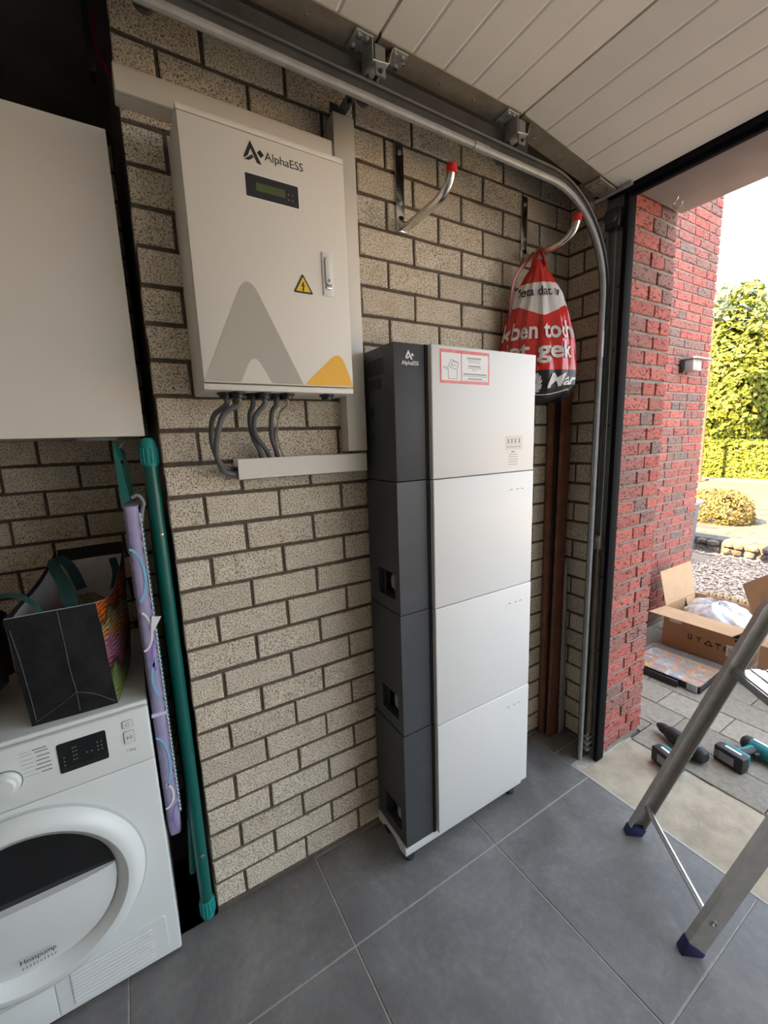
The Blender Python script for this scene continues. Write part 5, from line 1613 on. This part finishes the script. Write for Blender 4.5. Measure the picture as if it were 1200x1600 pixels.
build(MB().box(3.455, 3.475, 0.280, 0.309, 1.945, 2.03), 'back_plate', 'black', wl, bevel=0.002)

# ------------------------------------------------------------------ cardboard boxes
def flap(corners, parent, th=0.004, mat='card_in', name='flap'):
    P = [Vector(c) for c in corners]
    n = (P[1] - P[0]).cross(P[2] - P[0]).normalized() * th
    k = len(P)
    mb = MB().add(P + [p + n for p in P], [tuple(range(k)), tuple(range(2 * k - 1, k - 1, -1))] + [(i, (i + 1) % k, k + (i + 1) % k, k + i) for i in range(k)])
    return build(mb, name, mat, parent, smooth=False)
def carton(name, x0, x1, y0, y1, h, label):
    c = thing(name, ((x0 + x1) / 2, (y0 + y1) / 2, 0), label=label, cat='cardboard box', group='opened cardboard boxes on the driveway')
    t = 0.006
    build(MB().box(x0, x0 + t, y0, y1, 0.001, h), 'side', 'card', c, smooth=False)
    build(MB().box(x1 - t, x1, y0, y1, 0.001, h), 'side', 'card', c, smooth=False)
    build(MB().box(x0 + t, x1 - t, y0, y0 + t, 0.001, h), 'side', 'card', c, smooth=False)
    build(MB().box(x0 + t, x1 - t, y1 - t, y1, 0.001, h), 'side', 'card', c, smooth=False)
    build(MB().box(x0 + t, x1 - t, y0 + t, y1 - t, 0.001, 0.008), 'bottom', 'card', c, smooth=False)
    return c
Q0, Q1, R0, R1, HB = 3.10, 3.56, -0.365, 0.115, 0.285
c1 = carton('cardboard_box', Q0, Q1, R0, R1, HB, 'opened cardboard box holding a plastic-wrapped item by the red wall')
flap([(Q0, R1, HB), (Q0, R0, HB), (Q0 - 0.155, R0 + 0.03, HB - 0.012), (Q0 - 0.155, R1 + 0.03, HB - 0.012), ], c1)
flap([(Q0 + 0.01, R1, HB), (Q1 - 0.01, R1, HB), (Q1 + 0.02, R1 + 0.060, HB + 0.235), (Q0 + 0.02, R1 + 0.060, HB + 0.235)], c1)
flap([(Q1, R1 - 0.02, HB), (Q1, R0 + 0.02, HB), (Q1 + 0.16, R0 + 0.02, HB - 0.09), (Q1 + 0.16, R1 - 0.02, HB - 0.09)], c1)
flap([(Q0 + 0.30, R1 - 0.008, HB - 0.005), (Q1 - 0.02, R1 - 0.008, HB - 0.005), (Q1 - 0.04, R1 - 0.03, HB - 0.10), (Q0 + 0.30, R1 - 0.03, HB - 0.10)], c1, name='inner_flap')
build(MB().box(Q0 - 0.0012, Q0, R1 - 0.115, R1 - 0.040, 0.185, 0.245), 'shipping_label', 'white_print', c1)
build(MB().box(Q0 - 0.0016, Q0 - 0.001, R1 - 0.108, R1 - 0.050, 0.212, 0.220), 'label_print', 'ink_grey', c1)
build(MB().box(Q0 - 0.0012, Q0, R0 + 0.035, R0 + 0.10, 0.065, 0.145), 'shipping_label', 'white_print', c1)
mb = MB()
for k in range(5):
    mb.box(Q0 - 0.0016, Q0 - 0.001, R0 + 0.048 + 0.009 * k, R0 + 0.052 + 0.009 * k, 0.085, 0.125)
build(mb, 'label_print', 'ink_grey', c1)
mb = MB()
yy = -0.035
def mark_box(y, z, w, h):
    mb.box(Q0 - 0.0012, Q0, y - w, y, z, z + h)
for y_, kind in ((-0.045, 'cup'), (-0.095, 'drop'), (-0.145, 'tri'), (-0.205, 'umb'), (-0.245, 'tri2')):
    if kind == 'cup':
        mark_box(y_, 0.098, 0.006, 0.04); mark_box(y_ - 0.018, 0.098, 0.006, 0.04); mark_box(y_ - 0.004, 0.098, 0.016, 0.006)
    elif kind == 'drop':
        mark_box(y_, 0.125, 0.030, 0.007); mark_box(y_ - 0.012, 0.100, 0.006, 0.03)
    elif kind == 'tri':
        for a, b in (((0, 0), (0.022, 0.032)), ((0.022, 0.032), (0.044, 0)), ((0.044, 0), (0, 0))):
            mb.bar((Q0 - 0.0006, y_ - a[0], 0.098 + a[1]), (Q0 - 0.0006, y_ - b[0], 0.098 + b[1]), 0.001, 0.007, up=(0, 0.5, 1))
    elif kind == 'umb':
        mark_box(y_, 0.122, 0.032, 0.010); mark_box(y_ - 0.013, 0.094, 0.005, 0.03)
    else:
        mark_box(y_, 0.096, 0.022, 0.006); mark_box(y_ - 0.006, 0.106, 0.01, 0.02)
build(mb, 'handling_marks', 'ink', c1, smooth=False)
build(MB().box(Q0 - 0.0014, Q0, R0 + 0.012, R0 + 0.085, 0.205, 0.232).box(Q0 - 0.0014, Q0, R0 + 0.012, R0 + 0.060, 0.180, 0.196), 'black_print', 'ink', c1, smooth=False)
lump('wrapped_item', (3.33, -0.125, 0.19), 0.185, 0.205, 0.145, 'film', None, 0.16, 3, 70, 36, loc=(3.33, -0.125, 0.02), label='item wrapped in crinkled clear plastic inside the opened box', cat='packaging')
c2 = carton('cardboard_box', 2.98, 3.42, -0.92, -0.462, 0.26, 'opened cardboard box with raised flaps at the right edge')
flap([at_x(1178, 968, 3.10), at_x(1160, 913, 3.10), at_x(1215, 892, 3.10), at_x(1225, 985, 3.10)], c2)
flap([at_x(1190, 990, 3.02), at_x(1186, 926, 3.02), at_x(1230, 912, 3.02), at_x(1236, 1000, 3.02)], c2, mat='card')
# corrugated inserts behind the first box
ci = thing('corrugated_insert', (3.86, -0.02, -0.01), label='folded corrugated cardboard insert behind the opened box', cat='packaging')
N = 17
for k in range(N):
    y0 = 0.13 - 0.022 * k
    x0 = 3.80 + 0.006 * k
    dy = 0.016 if k % 2 else -0.016
    flap([(x0, y0, 0.0), (x0 + 0.10, y0 + dy, 0.0), (x0 + 0.10, y0 + dy, 0.225 - 0.002 * k), (x0, y0, 0.225 - 0.002 * k)], ci, 0.003, 'card_edge', 'fold')
build(MB().box(3.79, 3.91, -0.26, 0.15, -0.01, 0.004), 'base_sheet', 'card', ci)

# ------------------------------------------------------------------ clear-lidded parts organiser
og = thing('parts_organizer', (2.79, -0.11, 0.0), rz=0.04, label='clear-lidded parts organiser with orange compartments on the pavers', cat='tool case')
def ob_(mb, n, m, par=None, **k):
    return build(mb, n, m, par or og, local=True, **k)
hx_, hy_ = 0.185, 0.205
mb = MB().box(-hx_, hx_, -hy_, hy_, 0.002, 0.012)
mb.box(-hx_, -hx_ + 0.006, -hy_, hy_, 0.002, 0.042).box(hx_ - 0.006, hx_, -hy_, hy_, 0.002, 0.042).box(-hx_, hx_, -hy_, -hy_ + 0.006, 0.002, 0.042).box(-hx_, hx_, hy_ - 0.006, hy_, 0.002, 0.042)
ob_(mb, 'tray', 'black', bevel=0.002, seg=1)
ro = random.Random(8)
bins = ob_(MB().box(-hx_ + 0.006, hx_ - 0.006, -hy_ + 0.006, hy_ - 0.006, 0.012, 0.016), 'tray_floor', 'amber')
for ix in range(3):
    for iy in range(4):
        x0 = -hx_ + 0.075 + ix * 0.098 - 0.065; y0 = -hy_ + 0.012 + iy * 0.097
        cl = ['orange', 'amber', 'orange', 'film'][(ix + iy * 3) % 4]
        mb = MB().box(x0, x0 + 0.09, y0, y0 + 0.09, 0.012, 0.020)
        for (a, b, c_, d) in ((x0, x0 + 0.09, y0, y0 + 0.003), (x0, x0 + 0.09, y0 + 0.087, y0 + 0.09), (x0, x0 + 0.003, y0, y0 + 0.09), (x0 + 0.087, x0 + 0.09, y0, y0 + 0.09)):
            mb.box(a, b, c_, d, 0.012, 0.038)
        cup = ob_(mb, 'compartment', cl)
        mb = MB()
        for _ in range(14):
            a = ro.uniform(0, PI); c_ = Vector((x0 + ro.uniform(0.02, 0.07), y0 + ro.uniform(0.02, 0.07), ro.uniform(0.022, 0.034)))
            d = Vector((math.cos(a), math.sin(a), ro.uniform(-0.2, 0.2))) * 0.014
            mb.tube([c_ - d, c_ + d], 0.0035, 5)
        ob_(mb, 'small_parts', ['galv', 'amber', 'tool_grey'][ro.randrange(3)], cup)
mb = MB().prism(round_rect(-hx_, hx_, -hy_, hy_, 0.02), lambda a, b, d: (a, b, d), 0.044, 0.050)
ld_ = ob_(mb, 'lid', 'clear_lid', bevel=0.002)
mb = MB()
for k in range(1, 3):
    mb.box(-hx_ + 0.098 * k, -hx_ + 0.098 * k + 0.005, -hy_ + 0.01, hy_ - 0.01, 0.050, 0.053)
mb.box(-hx_ + 0.01, hx_ - 0.01, -0.003, 0.003, 0.050, 0.053)
ob_(mb, 'lid_ribs', 'clear_lid', ld_)
# black handle along the near edge and grey latches
mb = MB().box(-hx_ - 0.030, -hx_ + 0.004, -0.10, 0.13, 0.010, 0.016).box(-hx_ - 0.034, -hx_ - 0.022, -0.10, 0.13, 0.006, 0.044)
ob_(mb, 'handle', 'black', bevel=0.004)
for y_ in (-0.165, 0.175):
    mb = MB().box(-hx_ - 0.012, -hx_ + 0.006, y_ - 0.026, y_ + 0.026, 0.004, 0.050)
    lt = ob_(mb, 'latch', 'tool_grey', bevel=0.002)
    mb = MB()
    for k in range(4):
        mb.box(-hx_ - 0.0145, -hx_ - 0.011, y_ - 0.02 + 0.011 * k, y_ - 0.014 + 0.011 * k, 0.008, 0.044)
    ob_(mb, 'latch_ribs', 'galv', lt)

# ------------------------------------------------------------------ cordless tools lying on their sides
def tool(name, loc, rz, label, bit=True, flip=1):
    global FLIP
    FLIP = flip
    """local x: towards the chuck, y: towards the battery, z: up"""
    t = thing(name, loc, rz, label=label, cat='power tool', group='cordless tools on the driveway')
    L = dict(local=True)
    zc = 0.040
    mb = MB().lathe([(0.026, -0.005), (0.032, 0.0), (0.035, 0.02), (0.036, 0.085), (0.034, 0.105), (0.030, 0.112)], (0, 0, zc), (1, 0, 0), 20)
    body = build(mb, 'motor_housing', 'makita_teal', t, **L)
    build(MB().lathe([(0.022, -0.022), (0.033, -0.012), (0.0352, 0.0), (0.0352, 0.014)], (0, 0, zc), (1, 0, 0), 20), 'end_cap', 'tool_black', body, **L)
    build(MB().lathe([(0.036, 0.10), (0.0365, 0.112), (0.034, 0.150), (0.029, 0.168), (0.026, 0.170)], (0, 0, zc), (1, 0, 0), 20), 'gearbox', 'tool_black', body, **L)
    mb = MB().lathe([(0.020, 0.165), (0.023, 0.172), (0.023, 0.200), (0.017, 0.215), (0.009, 0.228), (0.006, 0.230)], (0, 0, zc), (1, 0, 0), 18)
    for k in range(12):
        a = 2 * PI * k / 12
        mb.tube([(0.174, 0.0226 * math.cos(a), zc + 0.0226 * math.sin(a)), (0.199, 0.0226 * math.cos(a), zc + 0.0226 * math.sin(a))], 0.0018, 5)
    ch_ = build(mb, 'chuck', 'tool_black', t, **L)
    if bit:
        build(MB().tube([(0.228, 0, zc), (0.252, 0, zc), (0.253, 0, zc), (0.300, 0, zc)], [0.0034, 0.0034, 0.002, 0.0018], 8), 'drill_bit', 'chrome', ch_, **L)
    # grip
    P = smooth_path([(0.035, 0.02, zc), (0.032, 0.06, zc), (0.022, 0.105, zc), (0.022, 0.135, zc)], 6)
    gr = build(MB().tube(P, [0.026 - 0.005 * math.sin(PI * k / (len(P) - 1)) for k in range(len(P))], 16, flat=0.80, up=(1, 0, 0)), 'grip', 'tool_black', t, **L)
    P2 = [p + Vector((-0.004, 0, 0)) for p in P]
    build(MB().tube(P2, [0.0235 - 0.005 * math.sin(PI * k / (len(P2) - 1)) for k in range(len(P2))], 16, flat=0.93, up=(1, 0, 0)), 'grip_shell', 'makita_teal', gr, **L)
    build(MB().tube([(0.058, 0.030, zc), (0.064, 0.045, zc), (0.058, 0.062, zc)], [0.008, 0.011, 0.008], 10), 'trigger', 'tool_black', gr, **L)
    # battery foot
    build(MB().box(-0.030, 0.078, 0.128, 0.150, 0.008, 0.074), 'battery_shoe', 'makita_teal', t, bevel=0.006, **L)
    bt_ = build(MB().box(-0.034, 0.084, 0.148, 0.200, 0.004, 0.078), 'battery', 'tool_black', t, bevel=0.007, seg=3, **L)
    build(MB().box(-0.014, 0.050, 0.1995, 0.2008, 0.020, 0.060), 'battery_label', 'tool_grey', bt_, **L)
    build(MB().box(-0.030, -0.010, 0.1995, 0.2012, 0.024, 0.056), 'release_button', 'frame_grey', bt_, bevel=0.001, **L)
    build(MB().box(-0.005, 0.060, 0.160, 0.172, 0.0775, 0.0786), 'battery_badge', 'white_print', bt_, **L)
    build(MB().box(0.02, 0.085, -0.006, 0.006, zc + 0.0345, zc + 0.0375), 'name_plate', 'white_print', body, **L)
    FLIP = 1
    return t
tool('cordless_drill', (2.030, -0.560, -0.002), math.atan2(0.29, 0.085), 'teal and black cordless drill with bit lying behind the ladder leg')
tool('cordless_driver', (2.300, -0.645, -0.002), math.atan2(0.985, 0.17), 'teal and black cordless driver at the right edge, battery facing the garage', bit=False, flip=-1)

for o in SC.objects:
    if o.type == 'MESH' and o.parent is None and 'label' not in o:
        print('no label:', o.name)
